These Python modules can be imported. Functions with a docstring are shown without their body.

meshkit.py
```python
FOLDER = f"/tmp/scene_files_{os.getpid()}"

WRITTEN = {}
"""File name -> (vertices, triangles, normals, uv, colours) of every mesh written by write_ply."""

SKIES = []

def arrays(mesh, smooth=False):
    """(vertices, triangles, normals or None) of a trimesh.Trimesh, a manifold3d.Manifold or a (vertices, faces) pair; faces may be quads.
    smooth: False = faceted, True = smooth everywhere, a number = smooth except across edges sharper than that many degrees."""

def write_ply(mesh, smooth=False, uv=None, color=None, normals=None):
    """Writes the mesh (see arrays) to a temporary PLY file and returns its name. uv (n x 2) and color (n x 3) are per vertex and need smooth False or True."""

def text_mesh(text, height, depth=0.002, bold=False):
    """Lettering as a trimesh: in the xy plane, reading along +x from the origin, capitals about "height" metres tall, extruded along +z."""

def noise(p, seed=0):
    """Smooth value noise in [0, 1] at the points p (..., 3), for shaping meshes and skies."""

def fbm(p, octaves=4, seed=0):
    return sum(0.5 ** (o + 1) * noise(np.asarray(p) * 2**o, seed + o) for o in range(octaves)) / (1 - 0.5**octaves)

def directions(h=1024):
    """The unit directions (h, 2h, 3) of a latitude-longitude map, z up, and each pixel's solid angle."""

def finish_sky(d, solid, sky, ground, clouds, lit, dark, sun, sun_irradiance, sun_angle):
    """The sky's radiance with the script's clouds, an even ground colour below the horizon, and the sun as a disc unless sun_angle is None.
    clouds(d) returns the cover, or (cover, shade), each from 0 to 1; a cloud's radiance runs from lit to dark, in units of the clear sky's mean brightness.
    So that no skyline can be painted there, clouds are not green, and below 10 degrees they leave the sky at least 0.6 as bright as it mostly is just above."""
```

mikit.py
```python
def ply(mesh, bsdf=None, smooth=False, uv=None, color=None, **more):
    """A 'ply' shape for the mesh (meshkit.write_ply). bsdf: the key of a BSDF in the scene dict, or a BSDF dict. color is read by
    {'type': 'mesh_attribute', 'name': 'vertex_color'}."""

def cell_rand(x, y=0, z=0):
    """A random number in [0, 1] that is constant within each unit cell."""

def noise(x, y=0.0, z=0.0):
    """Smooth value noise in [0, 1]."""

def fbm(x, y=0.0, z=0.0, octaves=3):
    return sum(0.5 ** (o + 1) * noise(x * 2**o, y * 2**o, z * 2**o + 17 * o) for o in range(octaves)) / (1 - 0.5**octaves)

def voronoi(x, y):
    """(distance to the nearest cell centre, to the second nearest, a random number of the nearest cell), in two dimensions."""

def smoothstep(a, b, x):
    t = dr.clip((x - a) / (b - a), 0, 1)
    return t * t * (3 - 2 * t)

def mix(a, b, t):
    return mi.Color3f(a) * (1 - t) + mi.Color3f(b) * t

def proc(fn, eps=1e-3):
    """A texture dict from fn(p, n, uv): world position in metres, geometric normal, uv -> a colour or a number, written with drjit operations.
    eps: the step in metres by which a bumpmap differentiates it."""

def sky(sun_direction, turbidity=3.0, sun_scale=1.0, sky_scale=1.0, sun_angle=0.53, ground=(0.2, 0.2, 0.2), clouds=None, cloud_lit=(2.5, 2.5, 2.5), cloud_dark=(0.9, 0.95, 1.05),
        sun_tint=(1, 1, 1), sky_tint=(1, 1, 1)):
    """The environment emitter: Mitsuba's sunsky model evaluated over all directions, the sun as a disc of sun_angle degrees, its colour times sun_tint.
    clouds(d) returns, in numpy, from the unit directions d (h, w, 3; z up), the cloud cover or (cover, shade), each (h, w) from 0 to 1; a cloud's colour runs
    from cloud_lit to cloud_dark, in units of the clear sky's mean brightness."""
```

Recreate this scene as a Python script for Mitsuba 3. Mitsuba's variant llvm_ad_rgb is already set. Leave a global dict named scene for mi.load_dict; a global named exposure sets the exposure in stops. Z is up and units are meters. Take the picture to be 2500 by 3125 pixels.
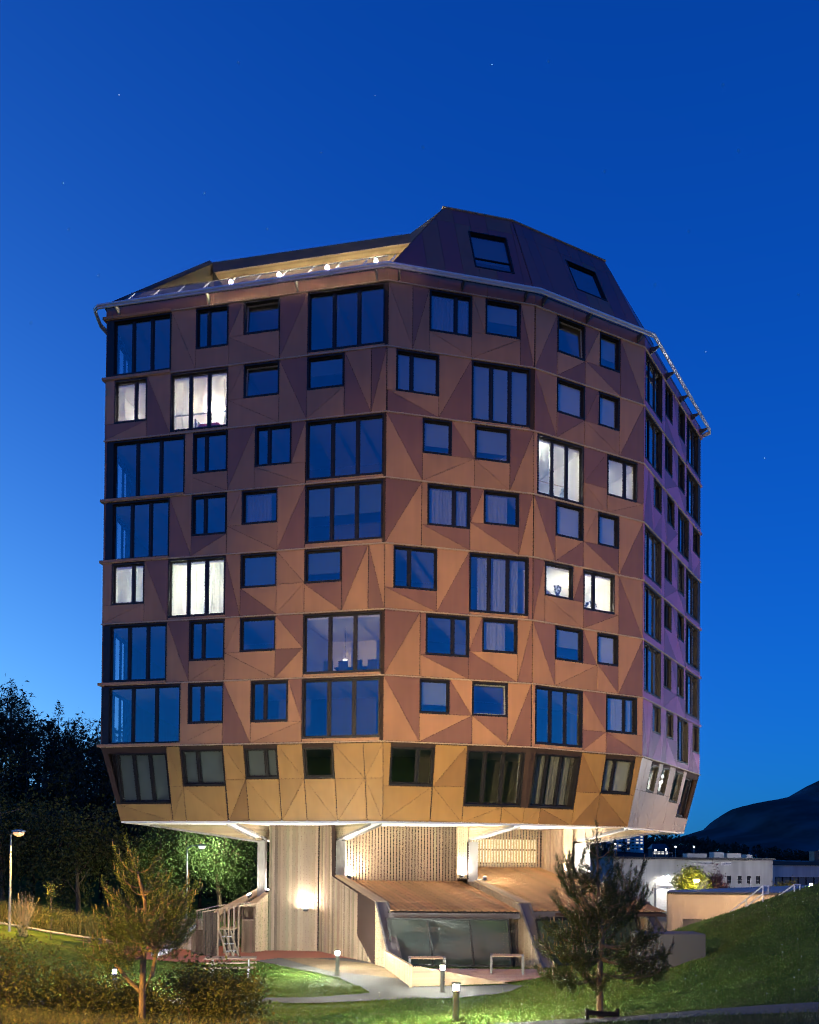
import math, random
import numpy as np
import trimesh, shapely
from shapely.geometry import Polygon, box as sbox
from scipy.interpolate import RBFInterpolator
from scipy.ndimage import gaussian_filter
import mitsuba as mi
import mikit, meshkit

scene, labels = {}, {}
T = mi.ScalarTransform4f
rng = np.random.default_rng(7)
random.seed(7)

# ------------------------------------------------------------------ camera, sky, exposure
CAMZ, PITCH, ROLL = 4.75, 0.014, 0.00916
up = np.array([-math.sin(ROLL), -math.sin(PITCH) * math.cos(ROLL), math.cos(PITCH) * math.cos(ROLL)])
scene['camera'] = {
    'type': 'perspective', 'fov': 51.2, 'fov_axis': 'x',
    'principal_point_offset_x': 0.0, 'principal_point_offset_y': -0.3234,
    'near_clip': 0.2, 'far_clip': 9000.0,
    'to_world': T().look_at(origin=[0, 0, CAMZ], target=[0, 100 * math.cos(PITCH), CAMZ + 100 * math.sin(PITCH)], up=up.tolist()),
}
exposure = 5.0
GAIN = 2.0 ** -exposure   # all lights are in units of the finished picture; the long exposure brings them back


def twilight(d):
    # the twilight arch: a pale veil low in the sky around the place where the sun went down, to the left
    el = np.degrees(np.arcsin(np.clip(d[..., 2], -1, 1)))
    az = np.degrees(np.arctan2(d[..., 0], d[..., 1]))
    a = 2.5 * np.exp(-((az + 45) / 32.0) ** 2)
    return np.clip(a * np.exp(-np.maximum(el, 0) / 9.5), 0, 0.93)


_a, _e = math.radians(-75), math.radians(8)
SKY_MEAN = 0.145   # the clear sky's mean, in those units
scene['sky_light'] = mikit.sky((math.sin(_a) * math.cos(_e), math.cos(_a) * math.cos(_e), math.sin(_e)), turbidity=2.5,
                               sun_scale=0.0, sky_scale=GAIN, sky_tint=(0.09, 2.2, 9.9), ground=(0.05, 0.06, 0.05),
                               clouds=twilight, cloud_lit=(0.17 / SKY_MEAN, 0.50 / SKY_MEAN, 0.96 / SKY_MEAN))
scene['sky_light']['sampling_weight'] = 10.0

# ------------------------------------------------------------------ materials


def rgb(*c):
    return {'type': 'rgb', 'value': [float(x) for x in c]}


def principled(name, color, rough=0.6, spec=0.4, metallic=0.0, two=True, **kw):
    b = {'type': 'principled', 'base_color': rgb(*color) if isinstance(color, tuple) else color, 'roughness': rough, 'specular': spec, 'metallic': metallic, **kw}
    scene[name] = {'type': 'twosided', 'bsdf': b} if two else b
    return name


VC = {'type': 'mesh_attribute', 'name': 'vertex_color'}


def sheet(base):
    """coated metal sheet: a faint mottle, rain streaks and dust"""
    def fn(p, n, uv):
        a = mikit.fbm(p.x * 0.8, p.y * 0.8, p.z * 0.8, 3)
        st = mikit.fbm(p.x * 5.5, p.y * 5.5, p.z * 0.35, 3)
        return mi.Color3f(*base) * (0.80 + 0.24 * a + 0.16 * st)
    return mikit.proc(fn)


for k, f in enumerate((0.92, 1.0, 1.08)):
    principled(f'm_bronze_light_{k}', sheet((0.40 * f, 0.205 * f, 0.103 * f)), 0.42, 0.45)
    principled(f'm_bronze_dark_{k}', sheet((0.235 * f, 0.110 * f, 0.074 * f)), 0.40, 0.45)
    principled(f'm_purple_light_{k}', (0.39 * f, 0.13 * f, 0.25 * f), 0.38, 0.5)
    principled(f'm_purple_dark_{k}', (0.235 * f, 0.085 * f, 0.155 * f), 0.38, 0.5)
    principled(f'm_roof_panel_{k}', (0.20 * (2.2 * f - 1.2), 0.072 * f, 0.085 * (1.8 - 0.8 * f)), 0.40, 0.4)
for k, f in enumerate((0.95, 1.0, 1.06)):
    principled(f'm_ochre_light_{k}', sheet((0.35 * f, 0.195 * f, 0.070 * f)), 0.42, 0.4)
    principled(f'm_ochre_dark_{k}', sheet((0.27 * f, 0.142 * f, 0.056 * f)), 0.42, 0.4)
principled('m_concrete_old', (0.125, 0.115, 0.108), 0.9, 0.15)
principled('m_post', (0.11, 0.12, 0.11), 0.45, 0.4)
principled('m_pale_panel', (0.43, 0.335, 0.275), 0.45, 0.4)
principled('m_backing', (0.05, 0.03, 0.025), 0.8, 0.2)
principled('m_flashing', (0.48, 0.36, 0.25), 0.45, 0.4, 0.15)
principled('m_frame', (0.012, 0.011, 0.013), 0.45, 0.4)
principled('m_dark_metal', (0.03, 0.03, 0.035), 0.4, 0.5)
principled('m_steel', (0.66, 0.66, 0.68), 0.32, 0.5, 0.35)
principled('m_grey_metal', (0.30, 0.31, 0.31), 0.4, 0.5, 0.3)
principled('m_slab', (0.16, 0.155, 0.15), 0.9, 0.1)
principled('m_white', (0.78, 0.77, 0.74), 0.7, 0.3)
principled('m_room', (0.50, 0.49, 0.47), 0.9, 0.1)
principled('m_room_dark', (0.07, 0.07, 0.08), 0.9, 0.1)
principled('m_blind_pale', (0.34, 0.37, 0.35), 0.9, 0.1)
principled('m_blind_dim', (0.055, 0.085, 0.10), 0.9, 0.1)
principled('m_blind', (0.15, 0.18, 0.185), 0.9, 0.1)
principled('m_soffit', (0.74, 0.72, 0.68), 0.8, 0.2)
principled('m_painted', VC, 0.7, 0.3)
principled('m_board', VC, 0.75, 0.25)
principled('m_leaf', VC, 0.7, 0.2)
principled('m_red', (0.34, 0.02, 0.02), 0.7, 0.3)
principled('m_black', (0.01, 0.01, 0.01), 0.6, 0.3)
principled('m_rubber', (0.25, 0.10, 0.07), 0.9, 0.1)
principled('m_blue', (0.03, 0.12, 0.35), 0.6, 0.3)
principled('m_green_sign', (0.10, 0.35, 0.10), 0.6, 0.3)
scene['m_glass'] = {'type': 'thindielectric', 'int_ior': 2.3}
scene['m_clear_glass'] = {'type': 'thindielectric', 'int_ior': 1.55}
scene['m_curtain'] = {'type': 'principledthin', 'base_color': rgb(0.85, 0.84, 0.78), 'roughness': 0.8, 'diff_trans': 1.0, 'spec_trans': 0.0}

scene['m_curtain_dim'] = {'type': 'principledthin', 'base_color': rgb(0.30, 0.32, 0.34), 'roughness': 0.8, 'diff_trans': 0.7, 'spec_trans': 0.0}


def p_concrete(p, n, uv):
    a = mikit.fbm(p.x * 1.3, p.y * 1.3, p.z * 0.8, 4)
    b = mikit.noise(p.x * 14, p.y * 14, p.z * 5)
    return mikit.mix((0.27, 0.25, 0.23), (0.42, 0.40, 0.37), mikit.smoothstep(0.25, 0.75, 0.75 * a + 0.25 * b))


def p_asphalt(p, n, uv):
    a = mikit.fbm(p.x * 0.5, p.y * 0.5, 0, 3)
    b = mikit.noise(p.x * 30, p.y * 30)
    return mikit.mix((0.06, 0.057, 0.054), (0.115, 0.108, 0.10), 0.7 * a + 0.3 * b)


def p_ground(p, n, uv):
    a = mikit.fbm(p.x * 0.35, p.y * 0.35, 0, 3)
    b = mikit.fbm(p.x * 5, p.y * 5, 3, 3)
    c = mikit.mix((0.030, 0.062, 0.008), (0.080, 0.110, 0.018), mikit.smoothstep(0.3, 0.7, 0.5 * a + 0.5 * b))
    return mikit.mix(c, (0.11, 0.085, 0.04), mikit.smoothstep(0.62, 0.78, mikit.fbm(p.x * 1.1 + 9, p.y * 1.1, 1, 3)) * 0.45)


def p_sand(p, n, uv):
    return mikit.mix((0.11, 0.075, 0.045), (0.20, 0.145, 0.085), mikit.fbm(p.x * 4, p.y * 4, 0, 4))


def p_bark(p, n, uv):
    a = mikit.fbm(p.x * 18, p.y * 18, p.z * 5, 3)
    return mikit.mix((0.10, 0.065, 0.035), (0.36, 0.24, 0.13), a)


def p_rock(p, n, uv):
    a = mikit.fbm(p.x * 0.006, p.y * 0.006, p.z * 0.012, 5)
    return mikit.mix((0.016, 0.026, 0.028), (0.05, 0.066, 0.075), mikit.smoothstep(0.35, 0.7, a))


def p_plaster(p, n, uv):
    a = mikit.fbm(p.x * 0.5, p.y * 0.5, p.z * 0.25, 4)
    streak = mikit.fbm(p.x * 3.0, 0, p.z * 0.15, 3)
    return mikit.mix((0.42, 0.42, 0.39), (0.60, 0.60, 0.55), mikit.smoothstep(0.25, 0.7, 0.6 * a + 0.4 * streak))


for nm, fn, ro in (('m_concrete', p_concrete, 0.85), ('m_asphalt', p_asphalt, 0.9), ('m_ground', p_ground, 0.95), ('m_sand', p_sand, 1.0), ('m_bark', p_bark, 0.9), ('m_rock', p_rock, 1.0), ('m_plaster', p_plaster, 0.8)):
    principled(nm, mikit.proc(fn), ro, 0.15)

# ------------------------------------------------------------------ helpers


def label(key, text, cat=None, group=None, kind=None):
    d = {}
    if text:
        d['label'] = text
    if cat:
        d['category'] = cat
    if group:
        d['group'] = group
    if kind:
        d['kind'] = kind
    labels[key] = d
    return key


_count = {}


def numbered(k):
    n = _count.get(k, 0)
    _count[k] = n + 1
    return k if n == 0 else f'{k}_{n:03d}'


def obj(name, mesh, mat, parent=None, smooth=False, color=None, **kw):
    key = numbered(f'{parent}__{name}' if parent else name)
    scene[key] = mikit.ply(mesh, mat, smooth=smooth, color=color, **kw)
    return key


def area(*c, w=1.0):
    return {'type': 'area', 'radiance': rgb(*(GAIN * x for x in c)), 'sampling_weight': float(w)}


QF = np.array([[0, 3, 2, 1], [4, 5, 6, 7], [0, 1, 5, 4], [1, 2, 6, 5], [2, 3, 7, 6], [3, 0, 4, 7]])
HF = np.vstack([QF[:, [0, 1, 2]], QF[:, [0, 2, 3]]])


class MB:
    def __init__(self):
        self.v, self.f, self.c, self.n = [], [], [], 0

    def add(self, v, f, color=None):
        v = np.asarray(v, float)
        self.v.append(v)
        self.f.append(np.asarray(f, int) + self.n)
        self.n += len(v)
        if color is not None:
            self.c.append(np.broadcast_to(np.asarray(color, float), (len(v), 3)))
        return self

    def hexa(self, p8, color=None):
        return self.add(p8, HF, color)

    def box(self, c, s, rz=0.0, color=None):
        x, y, z = np.asarray(s, float) / 2
        p = np.array([[-x, -y, -z], [x, -y, -z], [x, y, -z], [-x, y, -z], [-x, -y, z], [x, -y, z], [x, y, z], [-x, y, z]])
        if rz:
            ca, sa = math.cos(rz), math.sin(rz)
            p = p @ np.array([[ca, sa, 0], [-sa, ca, 0], [0, 0, 1]])
        return self.hexa(p + np.asarray(c, float), color)

    def bar(self, a, b, w, h, color=None, upv=(0, 0, 1)):
        a, b = np.asarray(a, float), np.asarray(b, float)
        d = (b - a) / np.linalg.norm(b - a)
        s = np.cross(d, upv)
        if np.linalg.norm(s) < 1e-6:
            s = np.cross(d, (0, 1, 0))
        s /= np.linalg.norm(s)
        u = np.cross(s, d)
        q = [a - s * w / 2 - u * h / 2, a + s * w / 2 - u * h / 2, a + s * w / 2 + u * h / 2, a - s * w / 2 + u * h / 2]
        return self.add([*q, *[x + (b - a) for x in q]], np.array([[0, 1, 2], [0, 2, 3], [4, 6, 5], [4, 7, 6], [0, 5, 1], [0, 4, 5], [1, 6, 2], [1, 5, 6], [2, 7, 3], [2, 6, 7], [3, 4, 0], [3, 7, 4]]), color)

    def tube(self, pts, rad, sides=8, color=None, cap=True):
        p = np.asarray(pts, float)
        r = np.broadcast_to(np.asarray(rad, float), (len(p),))
        t = np.gradient(p, axis=0)
        t /= np.linalg.norm(t, axis=1, keepdims=True) + 1e-12
        ref = np.where(np.abs(t[:, 2:]) < 0.95, [0, 0, 1.0], [1.0, 0, 0])
        a = np.cross(t, ref)
        a /= np.linalg.norm(a, axis=1, keepdims=True) + 1e-12
        b = np.cross(t, a)
        ang = np.arange(sides) * 2 * np.pi / sides
        v = p[:, None] + r[:, None, None] * (np.cos(ang)[None, :, None] * a[:, None] + np.sin(ang)[None, :, None] * b[:, None])
        i, j = np.meshgrid(np.arange(len(p) - 1), np.arange(sides), indexing='ij')
        q = np.stack([i * sides + j, i * sides + (j + 1) % sides, (i + 1) * sides + (j + 1) % sides, (i + 1) * sides + j], -1).reshape(-1, 4)
        f = np.vstack([q[:, [0, 2, 1]], q[:, [0, 3, 2]]])
        v = v.reshape(-1, 3)
        if cap:
            v = np.vstack([v, p[0], p[-1]])
            k = np.arange(sides)
            e = (len(p) - 1) * sides
            f = np.vstack([f, np.stack([k * 0 + len(v) - 2, k, (k + 1) % sides], 1), np.stack([k * 0 + len(v) - 1, e + (k + 1) % sides, e + k], 1)])
        return self.add(v, f, color)

    def poly(self, pts2, fr, d0, d1, color=None):
        """convex polygon (s, h) of frame fr, between the depths d0 and d1"""
        pts2 = np.asarray(pts2, float)
        n = len(pts2)
        v = np.vstack([fr(pts2[:, 0], pts2[:, 1], d0), fr(pts2[:, 0], pts2[:, 1], d1)])
        k = np.arange(1, n - 1)
        i = np.arange(n)
        j = (i + 1) % n
        f = np.vstack([np.stack([k * 0, k + 1, k], 1), np.stack([k * 0 + n, k + n, k + 1 + n], 1), np.stack([i, j, j + n], 1), np.stack([i, j + n, i + n], 1)])
        return self.add(v, f, color)

    def rect(self, fr, s0, s1, h0, h1, d0, d1, color=None):
        return self.poly([(s0, h0), (s1, h0), (s1, h1), (s0, h1)], fr, d0, d1, color)

    def holed(self, poly, fr, d0, d1, color=None):
        for g in getattr(poly, 'geoms', [poly]):
            m = trimesh.creation.extrude_polygon(g, 1.0, engine='earcut')
            v = np.array(m.vertices)
            self.add(fr(v[:, 0], v[:, 1], d0 + v[:, 2] * (d1 - d0)), m.faces, color)
        return self

    def mesh(self):
        return np.vstack(self.v), np.vstack(self.f)

    def build(self, name, mat, parent=None, smooth=False, **kw):
        return obj(name, self.mesh(), mat, parent, smooth, np.vstack(self.c) if self.c else None, **kw)


class Frame:
    """a plane: s along it, h up it, d out of it"""
    def __init__(self, o, ex, ey, n):
        self.o, self.ex, self.ey, self.n = (np.asarray(x, float) for x in (o, ex, ey, n))

    def __call__(self, s, h, d):
        s, h, d = np.broadcast_arrays(np.asarray(s, float), np.asarray(h, float), np.asarray(d, float))
        return self.o + s[..., None] * self.ex + h[..., None] * self.ey + d[..., None] * self.n


def wall_frame(p, q, z0=0.0):
    p, q = np.asarray(p, float), np.asarray(q, float)
    d = (q - p) / np.hypot(*(q - p))
    return Frame((*p, z0), (*d, 0), (0, 0, 1), (d[1], -d[0], 0))


def plane_frame(a, b, c):
    """origin a, s towards b, h in the plane towards c"""
    a, b, c = (np.asarray(x, float) for x in (a, b, c))
    ex = (b - a) / np.linalg.norm(b - a)
    n = np.cross(ex, c - a)
    n /= np.linalg.norm(n)
    return Frame(a, ex, np.cross(n, ex), n)


def sphere(c, r, sub=2):
    m = trimesh.creation.icosphere(sub, r)
    return np.array(m.vertices) * 1.0 + np.asarray(c, float), np.array(m.faces)


def wood(base, var=0.16):
    return np.clip(np.asarray(base) * (1 + rng.normal(0, var)) * (1 + rng.normal(0, 0.03, 3)), 0.01, 0.9)


W_GREY = (0.30, 0.225, 0.155)
W_WARM = (0.41, 0.29, 0.185)
W_PALE = (0.52, 0.40, 0.255)
W_DARK = (0.15, 0.095, 0.065)
W_ROOF = (0.40, 0.22, 0.10)

# ------------------------------------------------------------------ ground
CTRL = np.array([
    (0, 0, 3.1), (-8, 0, 3.1), (8, 0, 3.1), (-20, 0, 3.0), (20, 0, 3.2), (-6, 10, 2.1), (0, 10, 2.0), (6, 10, 2.4), (12, 10, 2.9), (-14, 10, 2.2),
    (-9, 16.5, 1.45), (-6, 16.5, 1.3), (-3, 16.5, 1.15), (0, 16.5, 1.1), (4, 16.5, 1.5), (8.1, 17, 1.9), (13, 15, 2.5), (-9, 19, 0.95), (-4, 19, 0.85), (1.2, 20.8, 0.68), (4.9, 20, 1.0),
    (9, 21, 1.75), (14, 22, 2.7), (-10, 23, 0.25), (-4, 23, 0.25), (1.2, 25, 0.2), (5, 25, 0.75), (9, 26, 1.72), (14, 26, 3.2), (-14, 27, 0.05), (-10, 27, 0), (-6, 27, 0), (0, 28, 0), (3, 28.5, 0.02),
    (6, 29, 0.6), (9.5, 29, 1.9), (14.4, 30, 3.75), (18, 30, 4.3), (24, 32, 4.6), (4.5, 31, 0.0), (6.3, 33, 0.2), (8, 33, 1.1), (10, 33, 2.05), (12, 32.3, 2.7), (16, 34, 3.85), (8, 36.5, 0.1), (10.5, 36.5, 0.9),
    (13, 37, 1.2), (18, 38, 2.2), (24, 40, 2.6), (10, 42, 0), (14, 44, -0.05), (20, 46, 0), (30, 48, 0), (40, 40, 2), (0, 33, 0), (-3, 33, 0), (-7, 33, 0), (-11, 33, 0.1), (-3, 37, 0), (0, 37, 0), (4, 37, 0), (-7, 38, 0), (-10, 38, 0.0),
    (-7, 42, 0), (0, 44, 0), (6, 44, 0), (-10, 43, 0.05), (-13, 38, 0.3), (-13, 43, 0.25), (-16.2, 42, 0.55), (-20, 42, 1.15), (-18, 37, 0.95), (-17, 32, 0.5), (-26, 42, 1.7), (-24, 36, 1.5), (-22, 28, 0.9), (-16, 46, 0.2), (-22, 48, 1.0),
    (-15, 52, 0), (0, 55, 0), (15, 55, -0.05), (30, 60, -0.05), (-20, 58, 0.2), (-30, 50, 1.8), (40, 60, 0), (0, 68, -0.1), (25, 75, -0.1), (45, 75, -0.1), (-35, 20, 1.5), (35, 20, 4.0), (45, 10, 3.5), (-40, 35, 2.2)], float)
_g = 0.5
gx, gy = np.arange(-48, 60.01, _g), np.arange(-12, 84.01, _g)
_q = np.stack(np.meshgrid(gx, gy, indexing='ij'), -1).reshape(-1, 2)
GZ = RBFInterpolator(CTRL[:, :2], CTRL[:, 2], kernel='linear', smoothing=0.02)(_q).reshape(len(gx), len(gy))
GZ = gaussian_filter(GZ, 1.6)


def far_z(x, y):
    """the wooded slope on the left and the plain"""
    x, y = np.asarray(x, float), np.asarray(y, float)
    t = np.clip((y - 58) / 48, 0, 1)
    t = t * t * (3 - 2 * t)
    hx = np.interp(x, [-400, -120, -70, -46, -34, -15, 8, 20, 60], [60, 34, 22, 12.0, 8.0, 4.5, 1.5, 0, 0])
    return t * hx * np.interp(y, [58, 106, 160, 400], [1, 1, 0.95, 0.3])


def gz(x, y):
    x, y = np.asarray(x, float), np.asarray(y, float)
    u, v = np.clip((x - gx[0]) / _g, 0, len(gx) - 1.001), np.clip((y - gy[0]) / _g, 0, len(gy) - 1.001)
    i, j = u.astype(int), v.astype(int)
    a, b = u - i, v - j
    z = (GZ[i, j] * (1 - a) + GZ[i + 1, j] * a) * (1 - b) + (GZ[i, j + 1] * (1 - a) + GZ[i + 1, j + 1] * a) * b
    edge = np.minimum.reduce([x - gx[0], gx[-1] - x, y - gy[0], gy[-1] - y])
    w = np.clip(edge / 12, 0, 1)
    return z * w + (-0.15) * (1 - w) + far_z(x, y)


def bump(x, y):
    p = np.stack([np.asarray(x) * 1.9, np.asarray(y) * 1.9, np.zeros(np.shape(x))], -1)
    return (meshkit.fbm(p, 3, 5) - 0.5) * 0.10 + (meshkit.noise(p * 0.35, 9) - 0.5) * 0.10


PAVED = []


def grade(a, b, n):
    return np.linspace(a, b, n)


xs = np.unique(np.round(np.concatenate([-grade(48, 4000, 40) ** 1.0, np.arange(-48, -16, 0.8), np.arange(-16, 18, 0.2), np.arange(18, 60, 0.8), grade(60, 4000, 40)]), 3))
ys = np.unique(np.round(np.concatenate([-grade(12, 800, 12), np.arange(-12, 12, 0.8), np.arange(12, 38, 0.2), np.arange(38, 84, 0.6), np.arange(84, 180, 4.0), grade(180, 5000, 40)]), 3))
X, Y = np.meshgrid(xs, ys, indexing='ij')

# paved areas: outlines in metres on the ground
PLAZA = Polygon([(-7.0, 38.2), (-6.9, 42.3), (-4.4, 42.2), (-1.7, 38.2), (-1.4, 37.2), (-0.9, 36), (0.05, 31.3), (3.7, 32.0), (4.2, 31.2), (3.4, 29.6), (1.6, 28.6), (-1.2, 27.9), (-3.0, 27.3), (-5.4, 27.2), (-9, 26.3), (-14, 25.6), (-22, 25.0),
                 (-22, 26.4), (-14, 27.1), (-9, 27.7), (-5.55, 28.3), (-3.0, 28.6), (-1.3, 29.7), (-1.7, 30.9), (-2.8, 33.2), (-3.8, 34.5), (-6.8, 38.0)])
UPPER = Polygon([(22, 12.6), (14, 14.4), (8.3, 16.4), (5.6, 18.3), (3.6, 19.6), (0.5, 19.4), (-2, 19.0), (-2, 17.6), (0.5, 18.1), (3.2, 18.0), (5.0, 16.8), (7.8, 14.9), (13.6, 13.0), (22, 11.0)])
UPPER = shapely.affinity.translate(UPPER, 0, 0.35)
RUBBER = Polygon([(-7.0, 42.3), (-4.4, 42.25), (-1.9, 38.3), (-3.0, 39.3), (-5.9, 39.0), (-6.75, 37.9), (-9.3, 36.9), (-12.6, 37.0), (-13.6, 39.6), (-12.0, 42.5), (-9.0, 43.5)])
SAND = Polygon([(-5.76, 38.9), (-4.52, 39.1), (-1.55, 37.2), (-0.75, 35.2), (-0.02, 33.1), (-0.35, 32.9), (-3.19, 34.65), (-4.54, 36.86)])
YARD = Polygon([(12, 46), (13.4, 52), (13.5, 74.6), (44, 74.6), (44, 88), (60, 88), (60, 58), (30, 58), (26, 47)])
PAV = shapely.union_all([PLAZA, UPPER, RUBBER, SAND, YARD])


def inside(poly, x, y, grow=0.0):
    return shapely.contains_xy(poly.buffer(grow) if grow else poly, x, y)


Z = gz(X, Y)
_near = (np.abs(X) < 40) & (Y > -5) & (Y < 60)
_flat = inside(PAV, X, Y, 0.25)
Z = Z + np.where(_near & ~_flat, bump(X, Y) * np.clip((60 - Y) / 20, 0, 1), 0) - np.where(_flat, 0.03, 0)
nx, ny = len(xs), len(ys)
i, j = np.meshgrid(np.arange(nx - 1), np.arange(ny - 1), indexing='ij')
q = np.stack([i * ny + j, (i + 1) * ny + j, (i + 1) * ny + j + 1, i * ny + j + 1], -1).reshape(-1, 4)
obj('ground', (np.stack([X, Y, Z], -1).reshape(-1, 3), q), 'm_ground', smooth=True)
label('ground', 'mown lawn and grassy banks around the tower', kind='structure')


def drape(poly, dz, cell=0.5):
    v, f = [], []
    x0, y0, x1, y1 = poly.bounds
    for a in np.arange(math.floor(x0 / cell) * cell, x1, cell):
        for b in np.arange(math.floor(y0 / cell) * cell, y1, cell):
            c = poly.intersection(sbox(a, b, a + cell, b + cell))
            for g in getattr(c, 'geoms', [c]):
                if g.geom_type != 'Polygon' or g.area < 1e-5:
                    continue
                r = np.array(shapely.geometry.polygon.orient(g).exterior.coords)[:-1]
                if len(r) == 4 or g.convex_hull.area - g.area < 1e-6:
                    k = len(v)
                    v += [(x, y) for x, y in r]
                    f += [(k, k + m, k + m + 1) for m in range(1, len(r) - 1)]
                else:
                    vv, ff = trimesh.creation.triangulate_polygon(g, engine='earcut')
                    k = len(v)
                    v += [tuple(x) for x in vv]
                    f += [tuple(x + k) for x in ff]
    v = np.array(v)
    return np.column_stack([v, gz(v[:, 0], v[:, 1]) + dz]), np.array(f)


for nm, pg, mat, dz, tx in (('plaza_path', PLAZA, 'm_asphalt', 0.012, 'grey asphalt path widening in front of the wooden base'),
                            ('upper_path', UPPER, 'm_asphalt', 0.03, 'dark asphalt path across the grass bank'),
                            ('play_surface', RUBBER, 'm_rubber', 0.020, 'red rubber play surface beside the wooden base'),
                            ('sandpit', SAND, 'm_sand', 0.028, 'sandpit between the path and the slatted wall'),
                            ('yard', YARD, 'm_asphalt', 0.02, 'asphalt yard of the white workshop')):
    obj(nm, drape(pg, dz, 0.5 if nm != 'yard' else 3.0), mat)
    label(nm, tx, kind='structure')


# ------------------------------------------------------------------ grass blades
def blades(n, xr, yr, h, w, lean, cols, keep=None):
    x, y = rng.uniform(*xr, n), rng.uniform(*yr, n)
    ok = (np.abs(x) < 0.50 * y + 0.6) & ~inside(PAV, x, y, 0.04)
    if keep is not None:
        ok &= keep(x, y)
    dens = meshkit.noise(np.stack([x * 0.9, y * 0.9, x * 0], -1), 3)
    ok &= rng.random(n) < 0.35 + 0.9 * dens
    x, y = x[ok], y[ok]
    n = len(x)
    hh = h * rng.uniform(0.45, 1.25, n)
    a = rng.uniform(0, 2 * np.pi, n)
    z = gz(x, y) + bump(x, y) - 0.02
    b = np.stack([x, y, z], -1)
    side = np.stack([np.cos(a), np.sin(a), a * 0], -1) * w / 2
    tilt = rng.normal(0, lean, (n, 2)) * hh[:, None]
    tip = b + np.column_stack([tilt, hh])
    c = np.asarray(cols, float)[rng.integers(0, len(cols), n)] * rng.uniform(0.7, 1.25, (n, 1))
    v = np.stack([b - side, b + side, tip], 1).reshape(-1, 3)
    return v, np.arange(3 * n).reshape(-1, 3), np.repeat(c, 3, 0)


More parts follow.
